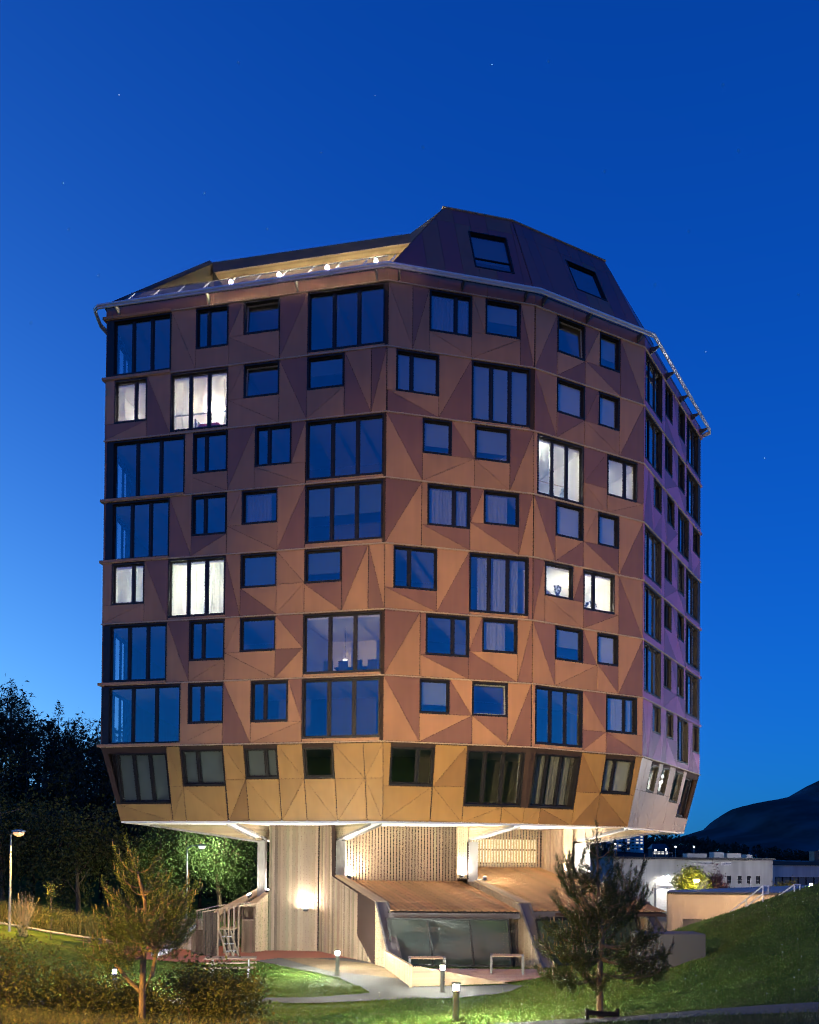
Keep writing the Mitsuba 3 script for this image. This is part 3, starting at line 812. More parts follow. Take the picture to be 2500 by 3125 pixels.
for r in ((4.75, 5.45, 1.0, 1.04), (4.75, 5.45, 1.54, 1.58), (4.75, 4.79, 1.04, 1.54), (5.41, 5.45, 1.04, 1.54)):
    m.rect(frj, *r, -4.37, -4.3)
for k, (a, b, w, h) in enumerate(((4.86, 1.33, 0.16, 0.10), (4.93, 1.18, 0.07, 0.16), (5.07, 1.34, 0.2, 0.09), (5.10, 1.2, 0.09, 0.15), (5.25, 1.35, 0.13, 0.1), (5.28, 1.14, 0.07, 0.06))):
    m.rect(frj, a, a + w, b, b + h, -4.37, -4.34)
m.build('picture', 'm_black', kj)
frk, kk_ = room(2, 3, 0.5, 5.2, R_ * 1.0, (0.62, -1.3, 1.6), size=0.17, tint=(1.0, 0.96, 0.70))
for a, hh in ((1.75, 0.55), (3.4, 0.3), (3.9, 0.45)):
    m = MB().tube([frk(a, 1.33 if a < 2.5 else 1.03, -0.45), frk(a, 1.43 if a < 2.5 else 1.13, -0.45)], [0.05, 0.07], 8)
    zb = 1.43 if a < 2.5 else 1.13
    for t in range(14):
        an = rng.uniform(0, 6.28)
        e = frk(a + 0.16 * math.cos(an), zb + hh * rng.uniform(0.4, 1), -0.45 + 0.12 * math.sin(an))
        m.bar(frk(a, zb, -0.45), e, 0.012, 0.02)
        m.box(e, (0.06, 0.06, 0.04))
    m.build('potted_plant', 'm_black', kk_)
m = MB().rect(frk, 0.75, 0.95, 1.33, 1.55, -0.5, -0.4).rect(frk, 1.5, 1.62, 1.33, 1.42, -0.5, -0.4)
m.build('sill_box', 'm_black', kk_)
m = MB()
m.add(*sphere(frk(1.2, 1.5, -0.5), 0.16))
m.build('globe', 'm_room', kk_, True)
frp, kp = room(3, 4, 3.3, 7.4, 60.0, (0.5, -1.0, 2.3), size=0.12, depth=2.6, tint=(0.85, 0.95, 1.0))
frp, kp = room(3, 4, 0.1, 3.05, 60.0, (0.35, -0.6, 0.75), size=0.07, depth=3.0, col='m_room', tint=(1, 0.9, 0.8))

# ---- the splayed lowest storey
BOT = inset(RING, 0.80)
HB = L1 - ZB


def flare(f):
    a, b = BOT[f], BOT[(f + 1) % 8]
    p, q = FACES[f]
    e = (q - p) / FLEN[f]
    sl, sr = float(np.dot(a - p, e)), float(np.dot(b - p, e))
    a0 = p + e * 0  # s is measured from the upper corner
    base = a - e * sl
    fr = plane_frame((*base, ZB), (*(base + e * 5), ZB), (*p, L1))
    fr.n = np.array([e[1], -e[0], 0]) * (HB) + np.array([0, 0, -0.8])
    fr.n /= np.linalg.norm(fr.n)
    return fr, sl, sr, math.hypot(HB, 0.8)


S0 = {
    0: [('W', 0.75, 3.35, 0.85, 3.22, '3', 'g'), ('P', [('l', 0), (3.35, 0), (3.35, 0.83), ('l', 0.83)], '\\'), ('X', 3.38, 4.05, 1.66, '\\', '/'), ('W', 4.13, 6.2, 1.66, 3.34, '2l', 'g'), ('B', 4.07, 6.15, 1.64, '\\'), ('X', 6.22, 7.2, 1.94, '\\', '/'), ('W', 7.25, 8.8, 1.96, 3.34, '2r', 'g'), ('B', 7.22, 8.8, 1.94, '\\'),
        ('X', 8.83, 10.02, 1.94, '\\', '/'), ('W', 10.06, 11.45, 1.95, 3.34, '1', 'd'), ('B', 10.04, 11.46, 1.93, '\\'), ('X', 11.48, 12.85, 1.94, '\\', '/'), ('X', 12.87, 'r', 1.94, '/', '\\')],
    1: [('P', [('l', 1.6), (0.36, 1.6), (0.36, 3.5), ('t', 3.5)], '-'), ('W', 0.38, 2.34, 1.63, 3.34, '2r', 'd'), ('P', [('l', 0), (2.34, 0), (2.34, 1.6), ('l', 1.6)], '/'), ('X', 2.38, 3.85, 1.64, '/', '\\'), ('W', 3.9, 6.62, 0.78, 3.3, '3', 'd'), ('B', 3.87, 5.7, 0.76, '/'), ('B', 5.72, 'r', 0.76, '\\')],
    2: [('W', 0.3, 2.88, 0.78, 3.3, '3', 'c'), ('B', 'l', 0.98, 0.76, '/'), ('B', 1.0, 2.93, 0.76, '\\'), ('X', 2.95, 4.4, 1.62, '\\', '/'), ('W', 4.43, 6.25, 1.62, 3.32, '2l', 'g'), ('B', 4.42, 'r', 1.6, '\\'), ('P', [(6.28, 1.62), ('r', 1.62), ('r', 3.5), (6.28, 3.5)], '-')],
    3: [('X', 'l', 0.9, 1.9, '/', '/'), ('X', 0.92, 1.68, 1.9, '-', '\\'), ('W', 1.72, 2.98, 1.92, 3.34, '1', 'L'), ('B', 1.7, 3.5, 1.9, '\\'), ('Q', 3.0, 3.58, 1.9, '-'), ('W', 3.62, 4.92, 1.92, 3.36, '1', 'L'), ('B', 3.52, 5.98, 1.9, '/'), ('Q', 4.94, 5.98, 1.9, '-'), ('W', 6.02, 7.6, 1.64, 3.36, '1', 'L'), ('B', 6.0, 8.0, 1.62, '/'), ('Q', 7.64, 8.2, 1.62, '-'),
        ('B', 8.02, 9.3, 0.85, '/'), ('B', 9.32, 'r', 0.85, '/')],
}
TONE0 = {0: '1', 1: '1', 2: '1', 3: '1'}
for f in range(8):
    fr, sl, sr, hh = flare(f)
    top = 3.5

    def edge(h, side):
        u = h / hh
        return sl * (1 - u) if side == 'l' else sr + (FLEN[f] - sr) * u

    def S(v, h):
        return edge(h, v) + (0.01 if v == 'l' else -0.01) if v in ('l', 'r') else (edge(h, 'l') if v == 't' else v)

    holes = []
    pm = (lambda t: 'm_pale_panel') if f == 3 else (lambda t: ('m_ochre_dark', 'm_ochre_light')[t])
    PN = 'base_panel'

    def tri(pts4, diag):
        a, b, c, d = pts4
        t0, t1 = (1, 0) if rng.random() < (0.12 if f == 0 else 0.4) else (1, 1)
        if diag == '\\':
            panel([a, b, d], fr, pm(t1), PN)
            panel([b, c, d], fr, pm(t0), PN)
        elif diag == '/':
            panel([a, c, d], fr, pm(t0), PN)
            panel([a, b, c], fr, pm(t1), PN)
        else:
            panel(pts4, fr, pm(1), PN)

    for e in S0.get(f, []):
        if e[0] == 'W':
            deep = 0.30 if f in (1, 2) and e[5] == '3' else 0.12
            window(fr, e[1], e[2], e[3], e[4], e[5], e[6], recess=deep)
            holes.append(sbox(e[1] + 0.01, e[3] + 0.01, e[2] - 0.01, e[4] - 0.01))
        elif e[0] == 'P':
            tri([(S(a, h), h) for a, h in e[1]], e[2])
        elif e[0] == 'B':
            tri([(S(e[1], 0), 0.0), (S(e[2], 0), 0.0), (S(e[2], e[3]), e[3]), (S(e[1], e[3]), e[3])], e[4])
        elif e[0] == 'X':
            tri([(S(e[1], e[3]), e[3]), (S(e[2], e[3]), e[3]), (S(e[2], top), top), (S(e[1], top), top)], e[4])
            tri([(S(e[1], 0), 0.0), (S(e[2], 0), 0.0), (S(e[2], e[3]), e[3]), (S(e[1], e[3]), e[3])], e[5])
        elif e[0] == 'Q':
            tri([(e[1], e[3]), (e[2], e[3]), (e[2], top), (e[1], top)], e[4])
    w = Polygon([(edge(0, 'l'), 0.005), (edge(0, 'r'), 0.005), (FLEN[f], hh - 0.02), (0.0, hh - 0.02)])
    if f == 3:   # the corner is cut away above the ledge
        w = w.difference(Polygon([(8.25, 0.87), (12, 0.87), (12, 3.2), (8.25, 3.2)]))
    if f == 0:
        w = w.difference(Polygon([(-1, 0.85), (0.72, 0.85), (0.72, 3.22), (-1, 3.22)]))
    w = w.difference(shapely.union_all(holes)) if holes else w
    MB().holed(w, fr, -0.26, -0.034).build('base_wall', 'm_backing', TW)
# glazing set back in the cut-away corners
for f, s0, s1 in ((0, -0.1, 0.72), (3, 8.3, 10.4)):
    fr, sl, sr, hh = flare(f)
    window(Frame(fr.o - fr.n * 0.25, fr.ex, fr.ey, fr.n), s0 if f else 0.42, s1, 0.87, 3.2, '1', 'd', recess=0.05)
fr, sl, sr, hh = flare(7)
r0 = room(3, 0, 1.2, 7.9, R_ * 1.1, (0.86, -1.2, 2.3), size=0.14, depth=3.4, dn=-1.0, z0=L1 - 3.0, tint=(0.85, 0.97, 1.0))
# soffit
m = trimesh.creation.extrude_polygon(Polygon(BOT).buffer(-0.02), 0.12, engine='earcut')
m.apply_translation([0, 0, ZB - 0.08])
obj('soffit', m, 'm_soffit', TW)

# ---- parapet, gutter and brackets
PT = L8 + 0.56
for f in range(4):
    fr = wall_frame(*FACES[f], L8)
    n = max(3, int(FLEN[f] / 2.3))
    cut = np.linspace(0, FLEN[f], n + 1)
    for a, b in zip(cut[:-1], cut[1:]):
        panel([(a, 0.02), (b, 0.02), (b, 0.54), (a, 0.54)], fr, 'm_purple_dark' if f == 3 else 'm_bronze_dark', 'parapet_panel')
    MB().rect(fr, -0.01, FLEN[f] + 0.01, 0.54, 0.57, -0.3, 0.02).build('coping', 'm_dark_metal', TW)
OUT = inset(RING, -0.52)
line = []
ring = [OUT[i] for i in (0, 1, 2, 3, 4)]
z = L8 + 0.40
e0 = (P['A'] - P['E']) / FLEN[0]
start = P['E'] + np.array([0.0, 2.6])
c0 = OUT[0]
pts = [(*start, z - 0.35), (c0[0] - 0.05, c0[1] + 1.2, z - 0.12), (c0[0] + 0.02, c0[1] + 0.25, z), (c0[0] + 0.28, c0[1] - 0.02, z)]
pts += [(*OUT[1], z), (*OUT[2], z), (*OUT[3], z), (*(OUT[4] - (P['D'] - P['C']) / FLEN[3] * 0.5), z), (*(OUT[4] - np.array([0.05, 0.0])), z), (*(P['D'] + np.array([-0.4, 0.9])), z - 0.1)]
for dz, r in ((0.0, 0.075), (-0.13, 0.045)):
    q = []
    for a, b in zip(pts[:-1], pts[1:]):
        a, b = np.array(a, float), np.array(b, float)
        q += [a + (b - a) * t for t in (0, 0.5)]
    q.append(np.array(pts[-1], float))
    MB().tube(np.array(q) + [0, 0, dz], r, 8).build('gutter', 'm_steel', TW, True)
for f, ss in ((0, (0.7, 5.3, 9.6, 13.3)), (1, (0.5, 3.4, 6.4)), (2, (0.4, 3.0, 6.2)), (3, (0.9, 3.6, 6.3, 8.6, 10.6))):
    fr = wall_frame(*FACES[f], L8)
    for s in ss:
        m = MB()
        v = np.vstack([fr(np.full(3, s + d), np.array([0.05, 0.42, 0.38]), np.array([0.0, 0.0, 0.55])) for d in (-0.03, 0.03)])
        m.add(v, [(0, 1, 2), (3, 5, 4), (0, 3, 4), (0, 4, 1), (1, 4, 5), (1, 5, 2), (2, 5, 3), (2, 3, 0)])
        m.build('gutter_bracket', 'm_dark_metal' if f else 'm_grey_metal', TW)

# ---- mansard over the two copper faces
TI = inset(RING, [4.6, 2.3, 2.3, 2.3, 3, 3, 3, 3])
ZT = 35.55
pA, pB, pC = P['A'], P['B'], P['C']
tB, tC = TI[2], TI[3]
fe = (pB - pA) / FLEN[1]
tA = pA + fe * 3.15 + np.array([-fe[1], fe[0]]) * 2.3
for f, (b0, b1, t0, t1) in ((1, (pA, pB, tA, tB)), (2, (pB, pC, tB, tC))):
    fr = plane_frame((*b0, PT), (*b1, PT), (*t0, ZT))
    if fr.n[1] > 0:
        fr.n = -fr.n
    hh = float(np.dot(np.array((*t0, ZT)) - fr.o, fr.ey))
    sa, sb = float(np.dot(np.array((*t0, ZT)) - fr.o, fr.ex)), float(np.dot(np.array((*t1, ZT)) - fr.o, fr.ex))
    L = FLEN[f]
    outline = Polygon([(0, 0), (L, 0), (sb, hh), (sa, hh)])
    win = sbox(4.2, 1.2, 6.1, 3.95) if f == 1 else sbox(3.05, 1.75, 4.95, 4.0)
    mid = hh * 0.80
    MB().holed(outline.difference(win.buffer(-0.01)), fr, -0.25, -0.036).build('mansard', 'm_backing', TW)
    cuts = np.concatenate([[-0.5], np.sort(rng.uniform(0.3, L - 0.3, 7) * 0 + np.linspace(0.75, L - 0.8, 7) + rng.normal(0, 0.18, 7)), [L + 0.5]])
    for a, b in zip(cuts[:-1], cuts[1:]):
        for h0, h1 in ((0.02, mid), (mid, hh - 0.02)):
            pg = outline.buffer(-0.02).intersection(sbox(a, h0, b, h1)).difference(win.buffer(0.01))
            for g_ in getattr(pg, 'geoms', [pg]):
                if g_.geom_type != 'Polygon' or g_.area < 0.02:
                    continue
                g_ = g_.buffer(-GAP, join_style='mitre')
                if g_.geom_type == 'Polygon' and not g_.is_empty:
                    MB().holed(g_, fr, -0.03, 0.0).build('roof_panel', ('m_roof_panel_0', 'm_roof_panel_1', 'm_roof_panel_2', 'm_bronze_dark_0')[int(rng.integers(0, 4))], TW)
    window(fr, *np.array(win.bounds)[[0, 2, 1, 3]], '1', 'b' if f == 1 else 'd', recess=0.08)
    if f == 1:
        MB().rect(fr, 4.2, 6.1, 2.0, 2.05, -0.14, -0.06).build('window_rail', 'm_frame', TW)
    MB().rect(fr, sa - 0.05, sb + 0.05, hh - 0.02, hh + 0.06, -0.35, 0.05).build('ridge_cap', 'm_flashing', TW)
    m = MB().add(np.array([(*b0, PT), (*b1, PT), (*t1, ZT), (*t0, ZT)]) + np.array([0, 0.31, 0]), [(0, 1, 2), (0, 2, 3)])
    m.build('mansard_lining', 'm_room_dark', TW)
# the end of the mansard on the terrace side, and the roof deck
eA, eB = np.array((*pA, PT)), np.array((*tA, ZT))
back = np.array([0.25, 5.5, 0])
m = MB().add([eA, eB, eB + back, eA + back + [0, 0, 0]], [(0, 1, 2), (0, 2, 3)])
m.build('mansard_end', 'm_dark_metal', TW)
# right-hand slope above the purple face
tD = TI[4]
fr = plane_frame((*pC, PT), (*P['D'], PT), (*tC, ZT))
m = MB().add([(*pC, PT), (*P['D'], PT), (*tD, ZT - 0.2), (*tC, ZT)], [(0, 1, 2), (0, 2, 3)])
m.build('side_roof', 'm_purple_dark_1', TW)
# terrace on the left: overhanging roof slab with a boarded ceiling, side slope, railing and lamps
fl = wall_frame(P['E'], P['A'], 0)
R0, R1 = 4.75, 13.6
roof = Polygon([fl(3.2, 0, -4.6)[:2], fl(13.7, 0, -4.7)[:2], tA, tB, tC, tD, TI[5], TI[6], TI[7]])
m = trimesh.creation.extrude_polygon(roof.buffer(0), 0.5, engine='earcut')
m.apply_translation([0, 0, ZT - 0.56])
obj('roof_slab', m, 'm_dark_metal', TW)
m = MB()
for i in range(44):
    d = -4.62 - i * 0.105
    m.rect(fl, 3.3, 14.2, ZT - 0.62, ZT - 0.575, d - 0.095, d, wood(W_PALE, 0.12))
label(m.build('ceiling_board', 'm_board', TW), None, kind='stuff')
m = MB().rect(fl, 0.4, 14.2, PT - 0.6, ZT - 0.64, -9.3, -9.2)
m.build('terrace_wall', 'm_room', TW)
m = MB()
for i in range(70):
    s = 1.5 + i * 0.17
    m.rect(fl, s, s + 0.15, PT - 0.5, PT + 1.6, -9.2, -9.15, wood((0.45, 0.36, 0.33), 0.1))
label(m.build('terrace_board', 'm_board', TW), None, kind='stuff')
MB().rect(fl, 0.05, 13.7, L8 + 0.0, L8 + 0.22, -9.2, -0.32).build('terrace_floor', 'm_grey_metal', TW)
# left slope, seen from inside as boards
h0, h1, h2, h3 = np.array((*P['E'], PT)), np.array((*fl(3.2, 0, -4.6)[:2], ZT - 0.1)), np.array((-9.2, 53, ZT - 0.1)), np.array((*P['F'], PT))
fs = plane_frame(h0, h3, h1)
m = MB().add([h0, h3, h2, h1], [(0, 1, 2), (0, 2, 3)])
off = fs.n * (0.22 if fs.n[0] < 0 else -0.22)
m.add(np.array([h0, h3, h2, h1]) + off, [(0, 2, 1), (0, 3, 2)])
m.add([h0, h1, h1 + off, h0 + off], [(0, 1, 2), (0, 2, 3)])
m.build('hip_roof', 'm_dark_metal', TW)
m = MB()
for i in range(24):
    t0, t1 = i / 24, (i + 1) / 24
    a, b = h0 + (h1 - h0) * t0, h0 + (h1 - h0) * t1
    c, d = h3 + (h2 - h3) * t1, h3 + (h2 - h3) * t0
    m.add(np.array([a, b, c, d]) - off * 0.12, [(0, 1, 2), (0, 2, 3)], wood((0.17, 0.14, 0.11), 0.05))
label(m.build('hip_board', 'm_board', TW), None, kind='stuff')
# glass balustrade leaning back behind the gutter
for i, s in enumerate(np.linspace(0.6, 13.5, 11)):
    m = MB()
    m.bar(fl(s, PT, -0.1), fl(s + 0.45, PT + 1.05, -0.75), 0.05, 0.05)
    m.bar(fl(s + 0.38, PT, -0.75), fl(s + 0.40, PT + 0.85, -0.62), 0.03, 0.03)
    m.build('railing_post', 'm_steel', TW)
q = MB().add([fl(0.4, PT + 0.05, -0.14), fl(13.6, PT + 0.05, -0.14), fl(13.6, PT + 1.1, -0.76), fl(0.85, PT + 1.1, -0.76)], [(0, 1, 2), (0, 2, 3)])
q.build('railing_glass', 'm_clear_glass', TW)
MB().bar(fl(0.85, PT + 1.1, -0.77), fl(13.6, PT + 1.1, -0.77), 0.05, 0.04).build('handrail', 'm_dark_metal', TW)
for s in (6.3, 8.65, 10.95, 13.2):
    v, fc = sphere(fl(s, PT + 0.46, -0.10), 0.08)
    k = obj('terrace_lamp', (v, fc), 'm_white', TW, True, emitter=area(4200, 3500, 1900))
    MB().tube([fl(s, PT, -0.1), fl(s, PT + 0.39, -0.1)], 0.05, 8).build('base', 'm_dark_metal', k)

# ------------------------------------------------------------------ the wooden base under the tower
def battens(fr, s0, s1, pitch, width, hlo, hhi, d0, d1, base, var=0.16, mb=None):
    m = mb or MB()
    n = int((s1 - s0) / pitch)
    for i in range(n):
        a = s0 + (i + 0.5) * (s1 - s0) / n
        lo0, lo1 = (hlo(a - width / 2), hlo(a + width / 2)) if callable(hlo) else (hlo, hlo)
        hi0, hi1 = (hhi(a - width / 2), hhi(a + width / 2)) if callable(hhi) else (hhi, hhi)
        m.poly([(a - width / 2, lo0), (a + width / 2, lo1), (a + width / 2, hi1), (a - width / 2, hi0)], fr, d0, d1 + rng.uniform(-0.007, 0.007), wood(base, var))
    return m


def stuff_part(m, name, mat='m_board'):
    return label(m.build(name, mat, TW), None, kind='stuff')


UND = ZB - 0.09
# straight core wall with vertical boards
fr = wall_frame((-6.9, 42.05), (-4.45, 42.0), 0)
cw = MB().rect(fr, 0, 2.45, -0.3, UND, -0.2, -0.03).build('core_wall', 'm_backing', TW)
stuff_part(battens(fr, 0.0, 2.42, 0.135, 0.1345, -0.2, UND, -0.03, 0.012, W_GREY, 0.20), 'cladding_board')
# the second core wall turns towards the viewer and slopes down along the buttress
q0, q1, q2, q3 = np.array((-4.42, 42.0)), np.array((-3.72, 40.9)), np.array((-1.82, 38.0)), np.array((-1.45, 37.0))
fr2 = wall_frame(q0, q2, 0)
L2 = float(np.hypot(*(q2 - q0)))
sT = 1.25


def top2(s):
    return UND if s < sT else 3.72 - (s - sT) * (1.0 / (L2 - sT))


def top2b(s):
    return top2(s)


MB().rect(fr2, 0.0, sT, -0.3, UND, -0.2, -0.04).build('core_wall', 'm_backing', TW)
MB().poly([(sT, -0.3), (L2, -0.3), (L2, 2.68), (sT, 3.68)], fr2, -0.2, -0.04).build('core_wall', 'm_backing', TW)
stuff_part(battens(fr2, 0.02, L2, 0.125, 0.112, -0.2, top2, -0.04, 0.008, W_GREY, 0.16), 'cladding_batten')
fr3 = wall_frame(q2, q3, 0)
L3 = float(np.hypot(*(q3 - q2)))
MB().rect(fr2, L2 - 0.01, L2 + 0.03, -0.2, 2.72, -0.1, 0.03).build('corner_post', 'm_dark_metal', TW)
end_top, end_bot = np.array((-1.45, 37.0, 2.71)), np.array((-0.75, 35.6, 0.15))
m = MB()
for i in range(9):
    a, b = i / 9, (i + 0.92) / 9
    p0, p1 = np.array((*q2, 0)), np.array((*q3, 0))
    A_, B_ = p0 + (p1 - p0) * a, p0 + (p1 - p0) * b
    t0, t1 = 2.7, 2.7
    m.add([A_ + [0, 0, -0.2], B_ + [0, 0, -0.2], B_ + [0, 0, t1], A_ + [0, 0, t0]], [(0, 1, 2), (0, 2, 3)], wood(W_PALE, 0.08))
for i in range(12):
    a, b = i / 12, (i + 0.94) / 12
    A_, B_ = end_top * [1, 1, 0] + (end_bot - end_top) * [1, 1, 0] * a, end_top * [1, 1, 0] + (end_bot - end_top) * [1, 1, 0] * b
    m.add([A_ + [0, 0, -0.2], B_ + [0, 0, -0.2], B_ + [0, 0, 2.71 - 2.56 * b], A_ + [0, 0, 2.71 - 2.56 * a]], [(0, 1, 2), (0, 2, 3)], wood(W_PALE, 0.08))
m.build('buttress_side', 'm_board', TW)


def buttress(back, front, foot, w, drop=0.0, side=True):
    """a sloping wooden fin from a column down towards the lawn with a dark steel end"""
    back, front, foot = (np.asarray(x, float) for x in (back, front, foot))
    d = (front - back)[:2] / np.hypot(*(front - back)[:2])
    r = np.array([-d[1], d[0], 0]) * -1
    r = np.array([d[1], -d[0], 0]) * (1 if d[1] < 0 else -1)
    if r[0] < 0:
        r = -r
    key = numbered(f'{TW}__buttress')
    m = MB()
    lo = 0.55
    p = [back, back + r * w, front + r * w, front]
    m.add([*p, *[x - [0, 0, lo] for x in p[:2]], p[2] * [1, 1, 0] - [0, 0, 0.2], p[3] * [1, 1, 0] - [0, 0, 0.2]],
          [(0, 1, 2), (0, 2, 3), (0, 3, 7), (0, 7, 4), (1, 5, 6), (1, 6, 2), (4, 7, 6), (4, 6, 5)], W_DARK)
    scene[key] = mikit.ply(m.mesh(), 'm_backing')
    # capping boards on top
    m = MB()
    for i in range(4):
        a, b = i * w / 4 + 0.004, (i + 1) * w / 4 - 0.004
        v = [back + r * a, back + r * b, front + r * b, front + r * a]
        m.hexa(np.array([x + [0, 0, 0.0] for x in v] + [x + [0, 0, 0.035] for x in v]), wood(W_WARM, 0.1))
    m.build('capping', 'm_board', key)
    # dark steel end running down to the ground
    m = MB()
    fd = foot - front
    v = [front, front + r * w, front + r * w + fd, foot]
    dn = np.array([d[0], d[1], 0]) * 0.06
    m.hexa(np.array([x - dn for x in v] + [x + dn * 0.2 for x in v]))
    for o in (0.0, w):
        m.bar(front + r * o + dn, foot + r * o + dn, 0.05, 0.10, upv=(d[0], d[1], 0))
    m.build('steel_end', 'm_grey_steel', key)
    # side boards
    if side:
        m = MB()
        n = 56
        for i in range(n):
            a, b = i / n + 0.1 / n, (i + 1) / n - 0.1 / n
            x, y = back + (front - back) * a, back + (front - back) * b
            out = -r * 0.025
            m.add([x * [1, 1, 0] + out - [0, 0, 0.1], y * [1, 1, 0] + out - [0, 0, 0.1], y + out, x + out], [(0, 1, 2), (0, 2, 3)], wood(W_GREY, 0.12))
        ft = np.hypot(*(foot - front)[:2])
        n = 16
        for i in range(n):
            a, b = i / n, (i + 0.9) / n
            x, y = front + fd * a, front + fd * b
            out = -r * 0.025
            m.add([x * [1, 1, 0] + out - [0, 0, 0.1], y * [1, 1, 0] + out - [0, 0, 0.1], y + out, x + out], [(0, 1, 2), (0, 2, 3)], wood(W_GREY, 0.12))
        label(m.build('side_board', 'm_board', key), None, kind='stuff')
    return key


principled('m_grey_steel', (0.115, 0.10, 0.10), 0.45, 0.4)
buttress((-3.75, 41.6, 3.72), (-1.45, 37.0, 2.71), (-0.75, 35.6, 0.15), 0.55, side=False)
buttress((2.85, 41.6, 3.66), (4.75, 37.05, 2.70), (5.55, 35.7, 0.10), 0.50)
buttress((8.1, 43.2, 3.9), (10.25, 38.2, 2.75), (11.15, 36.6, 0.3), 0.50)
# sloping roofs of close-set boards between the buttresses
bd = np.array([2.27, -4.8, 0]) / np.hypot(2.27, 4.8)


def slope_roof(bl, br, fl_, fr_, pitch=0.245):
    bl, br, fl_, fr_ = (np.asarray(x, float) for x in (bl, br, fl_, fr_))
    key = numbered(f'{TW}__sloped_roof')
    m = MB()
    v = [bl, br, fr_, fl_]
    m.hexa(np.array([x - [0, 0, 0.26] for x in v] + [x - [0, 0, 0.14] for x in v]))
    scene[key] = mikit.ply(m.mesh(), 'm_backing')
    n = int(np.linalg.norm(br - bl) / pitch)
    m = MB()
    for i in range(n):
        a, b = (i + 0.21) / n, (i + 0.79) / n
        w0, w1 = bl + (br - bl) * a, bl + (br - bl) * b
        e0, e1 = fl_ + (fr_ - fl_) * a, fl_ + (fr_ - fl_) * b
        ex = (e0 - w0) / np.linalg.norm(e0 - w0) * rng.uniform(0.0, 0.05)
        t = 0.0 + rng.uniform(-0.004, 0.004)
        m.hexa(np.array([w0 - [0, 0, 0.045], w1 - [0, 0, 0.045], e1 + ex - [0, 0, 0.045], e0 + ex - [0, 0, 0.045], w0 + [0, 0, t], w1 + [0, 0, t], e1 + ex + [0, 0, t], e0 + ex + [0, 0, t]]), wood(W_ROOF, 0.13))
    label(m.build('roof_board', 'm_board', key), None, kind='stuff')
    return key


k1 = slope_roof((-3.15, 42.0, 3.50), (2.62, 42.0, 3.50), (-0.84, 36.95, 2.39), (4.93, 36.95, 2.39))
k2 = slope_roof((1.95, 44.9, 4.17), (7.9, 44.9, 4.17), (5.30, 37.2, 2.43), (11.2, 37.2, 2.43))
MB().bar((-0.9, 36.98, 2.29), (4.75, 36.98, 2.29), 0.06, 0.10).build('eaves_gutter', 'm_black', TW)
MB().bar((-0.85, 36.75, 2.17), (4.75, 36.75, 2.17), 0.16, 0.21, color=None).build('eaves_beam', 'm_grey_steel', TW)
MB().bar((5.3, 37.0, 2.22), (10.2, 38.3, 2.3), 0.16, 0.24).build('eaves_beam', 'm_grey_steel', TW)


def leaning_glass(bot, top, cuts, mat='m_glass', z=(0.07, 2.06), back=True):
    bot, top = np.asarray(bot, float), np.asarray(top, float)
    key = numbered(f'{TW}__ground_window')
    m = MB()
    B = [np.array((*(bot[0] + (bot[1] - bot[0]) * c), z[0])) for c in cuts]
    Tt = [np.array((*(top[0] + (top[1] - top[0]) * c), z[1])) for c in cuts]
    for a, b in zip(B, Tt):
        m.bar(a, b, 0.07, 0.10, upv=(0, -1, 0.3))
    m.bar(B[0], B[-1], 0.1, 0.08).bar(Tt[0], Tt[-1], 0.1, 0.08)
    scene[key] = mikit.ply(m.mesh(), 'm_frame')
    for i in range(len(cuts) - 1):
        q = MB().add([B[i], B[i + 1], Tt[i + 1], Tt[i]], [(0, 1, 2), (0, 2, 3)])
        q.build('pane', mat, key)
        e = np.array([0, 0.16, 0])
        q = MB()
        for j in range(26):
            a, b = j / 26, (j + 0.93) / 26
            l0, l1 = B[i] + (Tt[i] - B[i]) * a, B[i] + (Tt[i] - B[i]) * b
            r0, r1 = B[i + 1] + (Tt[i + 1] - B[i + 1]) * a, B[i + 1] + (Tt[i + 1] - B[i + 1]) * b
            q.add(np.array([l0, r0, r1 + [0, 0.02, 0], l1 + [0, 0.02, 0]]) + e, [(0, 1, 2), (0, 2, 3)])
        q.build('blind', 'm_blind_dark', key)
    return key


principled('m_blind_dark', (0.055, 0.075, 0.07), 0.9, 0.1)
leaning_glass([(-0.62, 36.35), (4.40, 36.35)], [(-0.92, 36.15), (4.19, 36.15)], [0, 0.335, 0.68, 1.0])
leaning_glass([(5.75, 36.5), (10.4, 37.9)], [(5.4, 36.3), (10.0, 37.7)], [0, 0.33, 0.66, 1.0])
m = MB().add([(-1.2, 37.4, -0.1), (11, 39.5, -0.1), (11, 39.5, 2.2), (-1.2, 37.4, 2.2)], [(0, 1, 2), (0, 2, 3)])
m.build('inner_wall', 'm_room_dark', TW)
# upright slat walls above the roofs
frs = wall_frame((-3.2, 42.05), (2.45, 42.05), 0)
MB().rect(frs, 0, 5.65, 3.4, UND, -0.16, -0.10).build('slat_backing', 'm_backing', TW)
stuff_part(battens(frs, 0.0, 5.6, 0.15, 0.112, 3.42, UND, -0.05, 0.0, W_WARM, 0.10), 'slat')
frw = wall_frame((2.30, 41.05), (2.80, 41.0), 0)
MB().rect(frw, 0, 0.5, 3.6, UND, -1.0, -0.02).build('white_wall', 'm_backing', TW)
stuff_part(battens(frw, 0.0, 0.5, 0.10, 0.094, 3.66, UND, -0.02, 0.01, W_PALE, 0.06), 'cladding_board')
frs2 = wall_frame((3.0, 44.95), (6.92, 44.95), 0)
stuff_part(battens(frs2, 0.0, 3.9, 0.15, 0.10, 4.12, UND, -0.05, 0.0, W_WARM, 0.10), 'slat')
m = MB()
for h in (4.32, 5.03, 5.62):
    m.rect(frs2, 0.0, 3.9, h, h + 0.09, -0.10, -0.055)
m.build('slat_rail', 'm_backing', TW)
